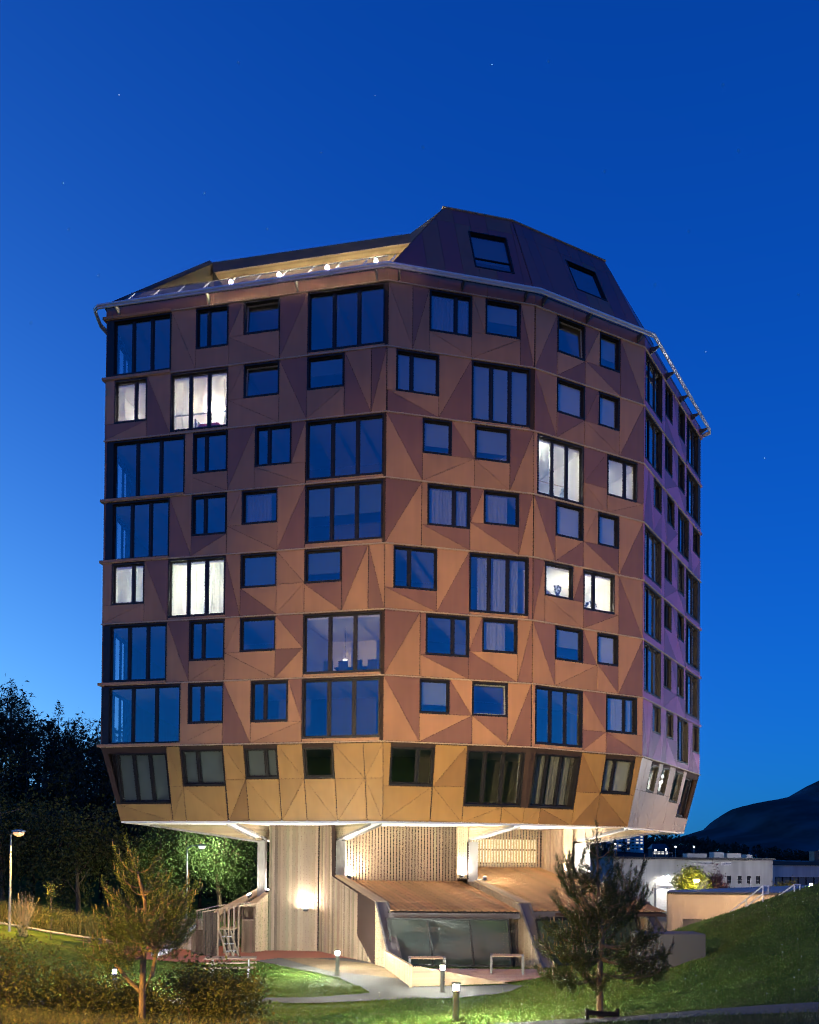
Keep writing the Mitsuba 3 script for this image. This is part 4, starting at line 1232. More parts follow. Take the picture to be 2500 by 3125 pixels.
# a lit window glows through the slats of the second wall
kz = obj('lit_window', MB().rect(frs2, 0.3, 3.75, 4.3, 5.72, -0.9, -0.88).mesh(), 'm_white', TW, emitter=area(1.5, 1.25, 0.55, w=0.2))
label(kz, 'window glowing yellow behind the wooden slats')
MB().rect(frs2, -0.2, 4.1, 4.0, UND, -1.4, -1.3).build('slat_backing', 'm_room_dark', TW)
frs3 = wall_frame((6.92, 44.9), (7.75, 42.7), 0)
MB().rect(frs3, 0, 2.3, 3.6, UND, -0.16, -0.10).build('slat_backing', 'm_backing', TW)
stuff_part(battens(frs3, 0.0, 2.3, 0.14, 0.11, 3.6, UND, -0.05, 0.0, W_WARM, 0.10), 'slat')
frw2 = wall_frame((7.70, 42.75), (8.15, 42.7), 0)
MB().rect(frw2, 0, 0.45, 3.6, UND, -1.0, -0.02).build('white_wall', 'm_backing', TW)
stuff_part(battens(frw2, 0.0, 0.45, 0.09, 0.085, 3.8, UND, -0.02, 0.01, W_PALE, 0.06), 'cladding_board')
# solid core behind everything
m = trimesh.creation.extrude_polygon(Polygon([(-6.8, 42.3), (-3.4, 42.3), (2.3, 42.3), (2.6, 46.6), (8.2, 46.6), (9.5, 45), (11, 55), (-6, 56)]), UND + 0.1, engine='earcut')
m.apply_translation([0, 0, -0.1])
obj('base_core', m, 'm_backing', TW)
# concrete columns with radial brackets; every bracket has boarded sides and a pale underside


def column(p, z0, z1, w=0.46, dpt=0.5, rz=0.0):
    return obj('column', MB().box((p[0], p[1], (z0 + z1) / 2), (w, dpt, z1 - z0), rz).mesh(), 'm_concrete', TW)


def bracket(col, tip, zc=5.36, w=0.5, back=0.7):
    c, t = np.array(col, float), np.array(tip, float)
    d = (t - c) / np.hypot(*(t - c))
    r = np.array([d[1], -d[0]])
    b = c - d * back
    key = numbered(f'{TW}__bracket')
    zu = UND + 0.02
    m = MB()
    # underside beam: pale, with two edge flanges
    lo = [np.array((*(b + r * o), zc)) for o in (-w / 2, w / 2)]
    hi = [np.array((*(t + r * o), zu - 0.03)) for o in (w / 2, -w / 2)]
    v = [lo[0], lo[1], hi[0], hi[1]]
    v[0] = v[0] + np.array([0, 0, 0])
    m.hexa(np.array(v + [x + [0, 0, 0.05] for x in v]))
    scene[key] = mikit.ply(m.mesh(), 'm_soffit')
    m = MB()
    for o in (-w / 2 - 0.02, w / 2 + 0.02):
        a_, b_ = np.array((*(c + r * o), zc + (zu - zc) * back / (np.hypot(*(t - c)) + back))), np.array((*(t + r * o), zu - 0.03))
        m.bar(a_ - [0, 0, 0.03], b_ - [0, 0, 0.03], 0.035, 0.10)
    m.build('edge_beam', 'm_concrete', key)
    L = float(np.hypot(*(t - b)))
    for o in (-1, 1):
        f0 = b + r * (w / 2 + 0.01) * o
        fr_ = Frame((*f0, 0), (*d, 0), (0, 0, 1), (*(r * o), 0))
        m = MB()
        n = 8
        for i in range(n):
            a0, a1 = zc + (zu - zc) * (i + 0.03) / n, zc + (zu - zc) * (i + 0.97) / n
            s0_, s1_ = L * i / n, L * min(1, (i + 1) / n)
            # boards run along the bracket, cut off by the sloping lower edge
            m.poly([(0, a0), (L * (i + 0.03) / n + 0.02, a0), (L * (i + 0.97) / n, a1), (0, a1)], fr_, -0.01, 0.018, wood(W_PALE, 0.08))
        label(m.build('side_board', 'm_board', key), None, kind='stuff')
    return key


for p, z0, tip, bk in (((-7.40, 43.0), 2.6, (-8.35, 40.1), 0.6), ((-3.36, 42.0), 3.5, (-1.50, 38.3), 0.75), ((3.06, 41.2), 3.5, (4.98, 39.55), 0.8), ((8.50, 43.0), 3.7, (10.55, 41.7), 0.8)):
    column(p, z0, 5.42, 0.40 if p[0] < -5 else 0.45)
    bracket(p, tip, back=bk)
bracket((-7.5, 43.1), (-13.0, 43.0), back=0.1)
bracket((8.7, 43.4), (13.2, 45.8), back=0.3)
column((9.0, 43.9), 0, 5.42)
MB().rect(wall_frame((2.76, 40.98), (2.9, 40.98), 0), 0, 0.12, 3.6, 5.4, -0.4, 0).build('column_casing', 'm_backing', TW)
MB().rect(wall_frame((-3.72, 41.8), (-3.58, 41.8), 0), 0, 0.14, 3.6, 5.9, -0.3, 0).build('column_casing', 'm_backing', TW)
# left buttress beside the core, built of pale boards
m = MB()
pL, pR = np.array((-7.38, 41.2)), np.array((-6.92, 42.05))
for i in range(14):
    a, b = i / 14, (i + 0.93) / 14
    x, y = pL + (pR - pL) * a, pL + (pR - pL) * b
    m.add([(*x, -0.2), (*y, -0.2), (*y, 2.28 + 0.52 * b), (*x, 2.28 + 0.52 * a)], [(0, 1, 2), (0, 2, 3)], wood(W_PALE, 0.07))
m.add([(*pL, -0.2), (-8.0, 42.2, -0.2), (-8.0, 42.2, 2.4), (*pL, 2.28)], [(0, 1, 2), (0, 2, 3)], W_GREY)
m.hexa(np.array([(-7.40, 41.15, 2.27), (-6.9, 42.05, 2.8), (-7.2, 42.7, 2.8), (-7.95, 42.2, 2.27), (-7.40, 41.15, 2.31), (-6.9, 42.05, 2.84), (-7.2, 42.7, 2.84), (-7.95, 42.2, 2.31)]), W_WARM)
m.build('buttress_side', 'm_board', TW)
m = MB()
a, b = np.array((-10.4, 44.0, 1.35)), np.array((-7.5, 43.2, 2.9))
m.bar(a, b, 0.35, 0.30, W_PALE)
for i in range(26):
    t = (i + 0.5) / 26
    x = a + (b - a) * t
    m.bar(x * [1, 1, 0] + [0, -0.1, 0.5], x + [0, -0.1, -0.1], 0.05, 0.04, wood(W_GREY), upv=(0, 1, 0))
m.bar((-10.4, 43.9, 0.5), (-7.5, 43.1, 0.5), 0.04, 0.10, W_GREY)
m.build('ramp_side', 'm_board', TW)
# low boarded wall and deck in front of the leaning glass
m = MB()
a, b = np.array((-0.98, 35.75)), np.array((0.08, 31.1))
n = 42
for i in range(n):
    x, y = a + (b - a) * (i / n), a + (b - a) * ((i + 0.9) / n)
    r = np.array([0.05, 0.011])
    m.hexa(np.array([(*x, -0.2), (*y, -0.2), (*(y + r), -0.2), (*(x + r), -0.2), (*x, 0.73), (*y, 0.73), (*(y + r), 0.73), (*(x + r), 0.73)]), wood(W_WARM, 0.1))
m.bar((*a, 0.75), (*b, 0.75), 0.13, 0.04, W_PALE)
m.bar((0.09, 31.08, -0.1), (0.09, 31.08, 0.74), 0.10, 0.06, W_PALE, upv=(0, 1, 0))
label(m.build('low_wall', 'm_board', TW), None)
m = MB()
n = 9
for i in range(n):
    l0, l1 = 0.72 * i / n, 0.72 * (i + 0.95) / n
    e0, e1 = 1 - l0 / 0.78, 1 - l1 / 0.78
    A_, B_ = np.array((0.12, 31.1)), np.array((3.75, 32.05))
    p0, p1 = A_ + (B_ - A_) * e0, A_ + (B_ - A_) * e1
    q = np.array([0.0, 0.05])
    m.hexa(np.array([(*A_, l0 - 0.02), (*p0, l0 - 0.02), (*(p0 + q), l0 - 0.02), (*(A_ + q), l0 - 0.02), (*A_, l1 - 0.02), (*p1, l1 - 0.02), (*(p1 + q), l1 - 0.02), (*(A_ + q), l1 - 0.02)]), wood(W_WARM, 0.08))
m.build('deck_front', 'm_board', TW)
m = MB()
pol = Polygon([(0.14, 31.2), (3.75, 32.15), (5.6, 33.6), (5.6, 35.75), (4.4, 35.5), (-0.85, 35.5)])
for i in range(34):
    y0 = 31.15 + i * 0.14
    c = pol.intersection(sbox(-2, y0, 7, y0 + 0.132))
    for g_ in getattr(c, 'geoms', [c]):
        if g_.geom_type == 'Polygon' and g_.area > 0.01:
            m.holed(g_, Frame((0, 0, 0), (1, 0, 0), (0, 1, 0), (0, 0, 1)), 0.02, 0.07 + rng.uniform(-0.003, 0.003), wood((0.40, 0.25, 0.19), 0.08))
label(m.build('deck_board', 'm_board', TW), None, kind='stuff')

# ---- lamps on the base
LW = np.array([1.0, 0.93, 0.80])


def floodlight(p, rad, r=0.09, aim=(0, 0, 1), host=TW, name='uplight'):
    """a squat housing with a glowing lens"""
    p, aim = np.array(p, float), np.array(aim, float) / np.linalg.norm(aim)
    key = MB().tube([p - aim * 0.16, p - aim * 0.02], r * 1.15, 12).build(name, 'm_dark_metal', host)
    t = np.cross(aim, (0.3, 0.9, 0.1))
    t /= np.linalg.norm(t)
    u = np.cross(aim, t)
    k = np.arange(14) * 2 * np.pi / 14
    v = np.vstack([p + np.outer(np.cos(k), t) * r + np.outer(np.sin(k), u) * r, p + aim * 0.03])
    f = [(i, (i + 1) % 14, 14) for i in range(14)]
    n = np.cross(v[1] - v[0], v[14] - v[0])
    if np.dot(n, aim) < 0:
        f = [(b, a, c) for a, b, c in f]
    obj('lens', (v, np.array(f)), 'm_white', key, emitter=area(*(rad * LW)))
    return key


UPL = 2900.0
for p, rad, aim in (((-7.08, 42.85, 2.95), 0.5, (0.1, 0.0, 1)), ((-2.92, 41.84, 3.75), 1.0, (0.15, 0.12, 1)), ((2.52, 40.90, 3.85), 0.7, (0, 0.05, 1)), ((3.62, 41.0, 3.74), 1.2, (0.15, 0.3, 1)), ((7.92, 42.58, 4.0), 0.7, (0, 0.05, 1)), ((8.95, 42.6, 4.0), 1.0, (0.3, 0.1, 1)), ((-7.9, 42.2, 2.75), 0.5, (-0.5, -0.2, 1))):
    floodlight(p, UPL * rad, 0.09, aim)
# wall lamp that throws its light up the boards
floodlight((-5.05, 41.78, 2.12), UPL * 0.5, 0.10, (0, 0.05, 1), name='wall_lamp')

# ------------------------------------------------------------------ things around the base
def ground_at(x, y):
    return float(gz(x, y))


BOLL = [((-2.79, 33.7), 'slim lit bollard at the edge of the lawn by the sandpit', 1.0), ((1.20, 30.1), 'lit bollard standing behind the nearest bollard, by the deck corner', 0.3), ((1.17, 20.9), 'nearest grey bollard with a bright light ring on the green bank', 0.8), ((-9.6, 28.0), 'lit bollard half hidden behind the left foreground pine', 1.0)]
for (x, y), tx, hh in BOLL:
    z = ground_at(x, y)
    k = numbered('bollard_light')
    label(k, tx, 'bollard', 'lit bollards along the paths')
    m = MB()
    ring = [(0.075, -0.1), (0.075, 0.80)]
    m.tube([(x, y, z - 0.1), (x, y, z + 0.80)], 0.078, 16)
    obj('post', m.mesh(), 'm_post', k, 40)
    v = MB().tube([(x, y, z + 0.80), (x, y, z + 0.95)], 0.070, 16, cap=False).mesh()
    f = v[1]
    c = v[0][f].mean(1) - np.array([x, y, z + 0.86])
    n = np.cross(v[0][f[:, 1]] - v[0][f[:, 0]], v[0][f[:, 2]] - v[0][f[:, 0]])
    f = np.where((np.einsum('ij,ij->i', c, n) < 0)[:, None], f[:, ::-1], f)
    obj('light_ring', (v[0], f), 'm_white', k, emitter=area(*(8500 * hh * np.array([0.93, 1.0, 0.88]))))
    obj('cap', MB().tube([(x, y, z + 0.95), (x, y, z + 0.99)], 0.115, 16).mesh(), 'm_post', k, 40)
    m = MB()
    for a in range(4):
        m.tube([(x + 0.07 * math.cos(a * 1.571), y + 0.07 * math.sin(a * 1.571), z + 0.79), (x + 0.07 * math.cos(a * 1.571), y + 0.07 * math.sin(a * 1.571), z + 0.955)], 0.007, 5)
    obj('rod', m.mesh(), 'm_grey_metal', k)

# picnic table on the lawn
k = label(numbered('picnic_table'), 'wooden picnic table with bent steel legs on the lawn before the play tower', 'picnic table')
c = np.array((-6.85, 33.0, ground_at(-6.85, 33.0)))
ux, uy = np.array((math.cos(0.15), math.sin(0.15), 0)), np.array((-math.sin(0.15), math.cos(0.15), 0))
for i in range(5):
    o = uy * (-0.32 + 0.16 * i)
    m = MB().bar(c + o - ux * 0.98 + [0, 0, 0.735], c + o + ux * 0.98 + [0, 0, 0.735], 0.145, 0.04, wood((0.27, 0.2, 0.14), 0.1))
    m.build('top_board', 'm_board', k)
for sgn in (-1, 1):
    o = uy * 0.72 * sgn
    m = MB().bar(c + o - ux * 0.98 + [0, 0, 0.445], c + o + ux * 0.98 + [0, 0, 0.445], 0.25, 0.045, wood((0.27, 0.2, 0.14), 0.1))
    m.build('seat', 'm_board', k)
for sx in (-0.68, 0.68):
    o = c + ux * sx
    for sgn in (-1, 1):
        p = [o + uy * 0.10 * sgn + [0, 0, 0.71], o + uy * 0.02 * -sgn + [0, 0, 0.03], o + uy * 0.45 * sgn + [0, 0, 0.02], o + uy * 0.74 * sgn + [0, 0, 0.05], o + uy * 0.80 * sgn + [0, 0, 0.22], o + uy * 0.70 * sgn + [0, 0, 0.42]]
        p[0] = o + uy * 0.30 * sgn + [0, 0, 0.71]
        MB().tube(p, 0.02, 6).build('leg', 'm_steel', k, True)
    MB().bar(o + [0, 0, 0.68] , o - ux * sx * 0.9 + [0, 0, 0.70], 0.015, 0.015).build('brace', 'm_steel', k)

# two tables on the deck
for (x, y, w, d, rz, tx) in ((0.72, 33.3, 1.45, 0.7, 0.03, 'low wooden topped table on the deck beside the low wall'), (3.95, 34.3, 1.35, 0.8, -0.10, 'wooden table with thick pale steel legs on the deck beside the right buttress')):
    k = label(numbered('deck_table'), tx, 'table')
    z = 0.07
    ca, sa = math.cos(rz), math.sin(rz)
    R = lambda a, b: (x + a * ca - b * sa, y + a * sa + b * ca)
    for i in range(6):
        o = -d / 2 + 0.05 + i * (d - 0.1) / 5
        a, b = R(-w / 2 + 0.1, o), R(w / 2 - 0.1, o)
        MB().bar((*a, z + 0.70), (*b, z + 0.70), d / 6 - 0.012, 0.03, wood(W_WARM, 0.08)).build('top_board', 'm_board', k)
    for s1 in (-1, 1):
        m = MB()
        for s2 in (-1, 1):
            a = R(s1 * (w / 2 - 0.05), s2 * (d / 2 - 0.05))
            m.box((*a, z + 0.36), (0.09, 0.09, 0.72), rz)
        a = R(s1 * (w / 2 - 0.05), 0)
        m.box((*a, z + 0.675), (0.088, d - 0.19, 0.09), rz)
        m.build('leg_frame', 'm_steel_pale', k)
principled('m_steel_pale', (0.17, 0.17, 0.175), 0.5, 0.4)

# play tower with slide, ladder and cabinet
k = label(numbered('play_tower'), 'dark slatted wooden play tower with ladder and railing', 'play tower')
m = MB().box((-9.12, 39.42, 1.0), (0.70, 0.05, 2.05), color=W_DARK)
for i in range(9):
    m.box((-9.42 + i * 0.078, 39.37, 1.0), (0.045, 0.05, 2.05), color=wood((0.11, 0.08, 0.06), 0.2))
m.build('slat_panel', 'm_board', k)
m = MB()
for i in range(8):
    m.box((-10.05 + i * 0.078, 39.75, 0.6), (0.072, 0.04, 1.2), color=wood(W_DARK, 0.12))
m.build('side_panel', 'm_board', k)
for i in range(5):
    m = MB().box((-8.40, 39.30 + i * 0.24, 1.27), (0.78, 0.225, 0.05), color=wood(W_WARM, 0.08))
    m.build('platform_board', 'm_board', k)
for (x, y, h) in ((-8.76, 39.3, 2.12), (-8.26, 39.3, 2.28), (-8.03, 39.3, 2.32), (-8.72, 40.45, 2.2), (-8.05, 40.5, 2.3), (-9.5, 40.5, 2.1), (-10.0, 40.4, 2.0)):
    MB().box((x, y, h / 2), (0.07, 0.07, h), color=wood(W_GREY, 0.1)).build('post', 'm_board', k)
for a, b in (((-9.5, 39.36, 2.05), (-8.0, 39.3, 2.32)), ((-8.0, 39.3, 2.32), (-7.15, 40.6, 2.40)), ((-10.05, 40.4, 2.03), (-9.0, 40.5, 2.28)), ((-9.0, 40.5, 2.28), (-7.6, 40.9, 2.42))):
    MB().bar(a, b, 0.10, 0.05, wood(W_PALE, 0.08)).build('handrail', 'm_board', k)
lt, lb = np.array((-8.72, 39.24, 1.27)), np.array((-8.14, 38.55, 0.03))
for i in range(3):
    o = np.array([0.25 * i, 0.05 * i, 0])
    MB().bar(lt + o, lb + o, 0.05, 0.09, wood(W_GREY, 0.1)).build('stringer', 'm_board', k)
for j in range(3):
    p = lt + (lb - lt) * (0.24 + 0.25 * j)
    for i in range(2):
        o = np.array([0.25 * i, 0.05 * i, 0])
        q = [p + o, p + o + [0.125, 0.0, -0.03], p + o + [0.25, 0.05, 0]]
        MB().tube(q, 0.016, 6).build('rung', 'm_steel', k, True)
m = MB()
for i in range(9):
    m.box((-9.9 + i * 0.075, 40.42, 1.62), (0.035, 0.03, 0.85), color=wood((0.18, 0.18, 0.11), 0.15))
m.build('balustrade', 'm_board', k)
m = MB().box((-8.35, 40.6, 0.6), (0.62, 0.05, 1.2), color=(0.03, 0.025, 0.02))
m.build('back_panel', 'm_board', k)
k = label(numbered('slide'), 'curved steel slide running down from the play tower', 'slide')
prof = [(-9.95, 39.45, 1.45), (-10.05, 39.3, 1.30), (-10.35, 38.95, 0.85), (-10.65, 38.6, 0.45), (-10.95, 38.25, 0.24), (-11.3, 37.9, 0.20)]
pr = np.array(prof)
tt = np.linspace(0, 1, 24)
ip = np.stack([np.interp(tt, np.linspace(0, 1, 6), pr[:, i]) for i in range(3)], 1)
ip = gaussian_filter(ip, (1.5, 0), mode='nearest')
side = np.array([0.72, -0.69, 0]) * 0.0 + np.array([0.69, -0.72, 0])
side = np.array([-0.70, 0.72, 0])
side = np.array([0.72, -0.70, 0]) * -1
sd = np.array([-0.71, 0.0, 0.0])
sw = np.array([0.70, -0.72, 0])
perp = np.array([-0.72, 0.70, 0]) * 0
dirv = (ip[-1] - ip[0]) * [1, 1, 0]
dirv /= np.linalg.norm(dirv)
perp = np.array([-dirv[1], dirv[0], 0]) * 0.27
n = len(ip)
m = MB()
v = np.vstack([ip - perp, ip + perp])
kk = np.arange(n - 1)
m.add(v, np.vstack([np.stack([kk, kk + 1, kk + n + 1], 1), np.stack([kk, kk + n + 1, kk + n], 1)]))
m.build('bed', 'm_steel', k, True)
for s in (-1, 1):
    w = MB()
    base = ip + perp * s
    v = np.vstack([base, base + [0, 0, 0.13]])
    w.add(v, np.vstack([np.stack([kk, kk + 1, kk + n + 1], 1), np.stack([kk, kk + n + 1, kk + n], 1)]))
    w.tube(base + [0, 0, 0.13], 0.02, 6)
    w.build('side', 'm_steel', k)
MB().tube([ip[-1] - perp * 0.9, ip[-1] - perp * 0.9 - [0, 0, 0.3]], 0.03, 6).tube([ip[-1] + perp * 0.9, ip[-1] + perp * 0.9 - [0, 0, 0.3]], 0.03, 6).build('foot', 'm_steel', k)
k = label(numbered('wooden_cabinet'), 'tall dark board cabinet with an open shelf between the play tower and the base', 'cabinet')
for i in range(7):
    MB().box((-7.93 + i * 0.083, 40.9, 0.78), (0.078, 0.04, 1.56), color=wood(W_DARK, 0.12)).build('door_board', 'm_board', k)
MB().box((-7.68, 41.2, 1.58), (0.60, 0.6, 0.04), color=W_GREY).build('shelf', 'm_board', k)
MB().box((-7.68, 41.5, 1.1), (0.58, 0.04, 2.2), color=W_DARK).build('back', 'm_board', k)
for s in (-7.98, -7.39):
    MB().box((s, 41.2, 1.12), (0.04, 0.6, 2.24), color=W_DARK).build('side', 'm_board', k)
MB().box((-7.68, 41.2, 2.25), (0.66, 0.66, 0.05), color=W_PALE).build('top', 'm_board', k)
# concrete wall, sloping slabs and timber edging on the left
k = label(numbered('retaining_wall'), 'plain concrete retaining wall behind the left pine', 'wall')
fr = wall_frame((-16.4, 45.4), (-11.2, 45.6), 0)
MB().poly([(0, -0.3), (5.2, -0.3), (5.2, 1.25), (0, 1.15)], fr, -0.25, 0).build('slab', 'm_concrete', k)
fr = wall_frame((-11.2, 45.6), (-9.8, 43.6), 0)
MB().poly([(0, -0.3), (2.4, -0.3), (2.4, 0.5), (0, 1.25)], fr, -0.25, 0).build('slab', 'm_concrete', k)
k = label(numbered('paved_ramp'), 'sloping concrete slabs in front of the retaining wall', 'ramp')
for i, (x0, x1) in enumerate(((-15.8, -14.0), (-13.98, -12.2), (-12.18, -10.4))):
    p = [(x0, 41.6, 0.22), (x1, 41.0, 0.12), (x1 + 0.3, 45.3, 0.42), (x0, 45.2, 0.5)]
    MB().hexa(np.array([np.array(a) - [0, 0, 0.5] for a in p] + [np.array(a) for a in p])).build('slab', 'm_concrete', k)
k = label(numbered('timber_edging'), 'long dark timbers lying at the lawn edge near the concrete slabs', 'timber edging')
for a, b in (((-15.8, 39.6, 0.42), (-10.9, 39.1, 0.25)), ((-15.8, 40.6, 0.55), (-12.6, 41.2, 0.45)), ((-15.8, 39.6, 0.45), (-13.2, 41.4, 0.5))):
    MB().bar(a, b, 0.15, 0.12, wood(W_DARK, 0.1)).build('beam', 'm_board', k)

# concrete block on the right slope
k = label(numbered('concrete_block'), 'long concrete block half buried in the right grass slope', 'block')
m = MB().box((8.0, 26.5, 1.78), (2.0, 1.1, 1.30), 0.02)
m.build('block', 'm_concrete_old', k)
# steel handrails on the hill
for tx, P0, P1, X1 in (('left of the two steel stair handrails on the hill crest', (12.35, 33.0, 2.62), (12.95, 31.3, 3.74), 1), ('right steel stair handrail near the top of the hill', (13.9, 33.0, 3.05), (14.15, 31.4, 3.80), 2)):
    k = label(numbered('handrail'), tx, 'handrail', 'stair handrails on the hill')
    a, b = np.array(P0), np.array(P1)
    for d in (0.0, -0.28):
        MB().tube([a + [0, 0, d], b + [0, 0, d], b + [0.22, 0, d + 0.0]], 0.024, 8).build('rail', 'm_steel', k)
    for t in (0.02, 0.52, 1.0):
        p = a + (b - a) * t
        MB().tube([p, p * [1, 1, 0] + [0, 0, p[2] - 1.05]], 0.026, 8).build('post', 'm_steel', k)
    MB().tube([b + [0.2, 0, 0], b + [0.2, 0, -0.28]], 0.024, 8).build('end', 'm_steel', k)


# street lamps
def street_lamp(x, y, top, tx, rad=None, arm=(0.5, -0.3), tint=(1, 0.62, 0.22), r=0.11, group=None, width=0.05):
    k = label(numbered('street_lamp'), tx, 'street lamp', group)
    z = ground_at(x, y)
    MB().tube([(x, y, z - 0.2), (x, y, z + (top - z) * 0.4), (x, y, top)], [width * 1.5, width * 1.2, width * 0.8], 8).build('pole', 'm_grey_metal', k, True)
    hx, hy = x + arm[0], y + arm[1]
    MB().tube([(x, y, top - 0.05), (x + arm[0] * 0.3, y + arm[1] * 0.3, top + 0.12), (hx, hy, top + 0.14)], width * 0.6, 6).build('arm', 'm_grey_metal', k, True)
    v, f = sphere((0, 0, 0), 1.0)
    v = v * [r * 2.6, r * 1.3, r * 0.7] + [hx, hy, top + 0.14]
    obj('head', (v, f), 'm_grey_metal', k, True)
    if rad:
        v, f = sphere((0, 0, 0), 1.0)
        v = v * [r * 2.0, r * 1.2, r * 1.25] + [hx, hy, top + 0.06]
        obj('bulb', (v, f), 'm_white', k, True, emitter=area(*(rad * np.array(tint))))
    return k


SOD = (1.0, 0.58, 0.16)
k = street_lamp(-18.75, 40.2, 5.55, 'street lamp with glowing orange head at the left edge of the lawn', 1.15, tint=(1.0, 0.42, 0.05), r=0.13)
scene[k + '__light'] = {'type': 'spot', 'intensity': rgb(260 * GAIN, 155 * GAIN, 36 * GAIN), 'cutoff_angle': 86.0, 'beam_width': 62.0, 'to_world': T().look_at(origin=[-18.2, 39.85, 5.28], target=[-17.0, 38.5, 0], up=[0, 1, 0])}
k = street_lamp(-14.3, 55.0, 5.1, 'tall street lamp with a long white arm beside the green lit tree', 3.0, arm=(1.0, -0.2), tint=(0.75, 1.0, 0.72))
scene[k + '__light'] = {'type': 'spot', 'intensity': rgb(140 * GAIN, 155 * GAIN, 120 * GAIN), 'cutoff_angle': 88.0, 'beam_width': 70.0, 'to_world': T().look_at(origin=[-13.3, 54.8, 4.85], target=[-12.4, 59, 2.5], up=[0, 0, 1])}


# lamps of the streets outside the frame: each a mast with a luminaire whose beam is a spot


def mast(x, y, z, target, color, cut, beam, tx, name='lamp_mast'):
    k = label(numbered(name), tx, 'street lamp')
    g0 = ground_at(x, y)
    MB().tube([(x, y, g0 - 0.2), (x, y, z - 0.1)], 0.08, 8).build('pole', 'm_grey_metal', k)
    d = np.array(target, float) - (x, y, z)
    d /= np.linalg.norm(d)
    p = np.array((x, y, z))
    MB().tube([p - d * 0.35, p - d * 0.05], [0.16, 0.22], 12).build('head', 'm_dark_metal', k)
    scene[k + '__light'] = {'type': 'spot', 'intensity': rgb(*(GAIN * c for c in color)), 'cutoff_angle': float(cut), 'beam_width': float(beam), 'to_world': T().look_at(origin=p.tolist(), target=list(map(float, target)), up=[0, 0, 1])}


mast(-13, -14, 11, (-3, 38, 16), (860, 445, 350), 34, 14, 'orange street lamp farther along the street to the left')
mast(-14, 3, 9, (-5.6, 17, 2.8), (2500, 1480, 230), 21, 9, 'orange street lamp on the near street to the left')
mast(-11, -3, 7.4, (8.5, 41, 10.2), (8700, 6200, 2500), 24, 2, 'floodlight mast beside the street', 'floodlight_mast')
# its hood cuts the beam off just below the level, so that the lawn and the young trees stay dark
_d = np.array((19.5, 44.0, 0)) / np.hypot(19.5, 44.0)
_c = np.array((-11, -3, 7.4)) + _d * 0.5
MB().bar(_c - [_d[1] * 0.5, -_d[0] * 0.5, 0.163], _c + [_d[1] * 0.5, -_d[0] * 0.5, -0.163], 0.02, 0.30).build('hood', 'm_dark_metal', 'floodlight_mast')
mast(42, 58, 9, (20, 58, 8), (900, 870, 830), 75, 40, 'white yard lamp on the right')
mast(20.5, 38.3, 6.2, (19, 45, 1.4), (330, 225, 120), 62, 30, 'orange lamp beside the beige shed')

# ------------------------------------------------------------------ plants
def needles(mb, p, d, n, ln, w, cols, spread=0.9):
    """a tuft of needles along the shoot from p in direction d"""
    d = np.asarray(d, float) / np.linalg.norm(d)
    t = rng.uniform(0, 1, n)
    L = 0.16
    base = p + np.outer(t * L, d)
    r = rng.normal(0, 1, (n, 3))
    r -= np.outer(r @ d, d)
    r /= np.linalg.norm(r, axis=1, keepdims=True) + 1e-9
    dirs = d * rng.uniform(0.35, 1.0, (n, 1)) + r * spread * rng.uniform(0.6, 1.1, (n, 1))
    dirs /= np.linalg.norm(dirs, axis=1, keepdims=True)
    tip = base + dirs * (ln * rng.uniform(0.7, 1.2, (n, 1)))
    sd = np.cross(dirs, rng.normal(0, 1, (n, 3)))
    sd /= np.linalg.norm(sd, axis=1, keepdims=True) + 1e-9
    sd *= w / 2
    c = np.asarray(cols, float)[rng.integers(0, len(cols), n)] * rng.uniform(0.75, 1.25, (n, 1)) * rng.uniform(0.5, 1.5)
    v = np.stack([base - sd, base + sd, tip], 1).reshape(-1, 3)
    mb.add(v, np.arange(3 * n).reshape(-1, 3), np.repeat(c, 3, 0))


NEEDLE = [(0.075, 0.105, 0.022), (0.11, 0.14, 0.032), (0.05, 0.075, 0.020), (0.15, 0.16, 0.045)]


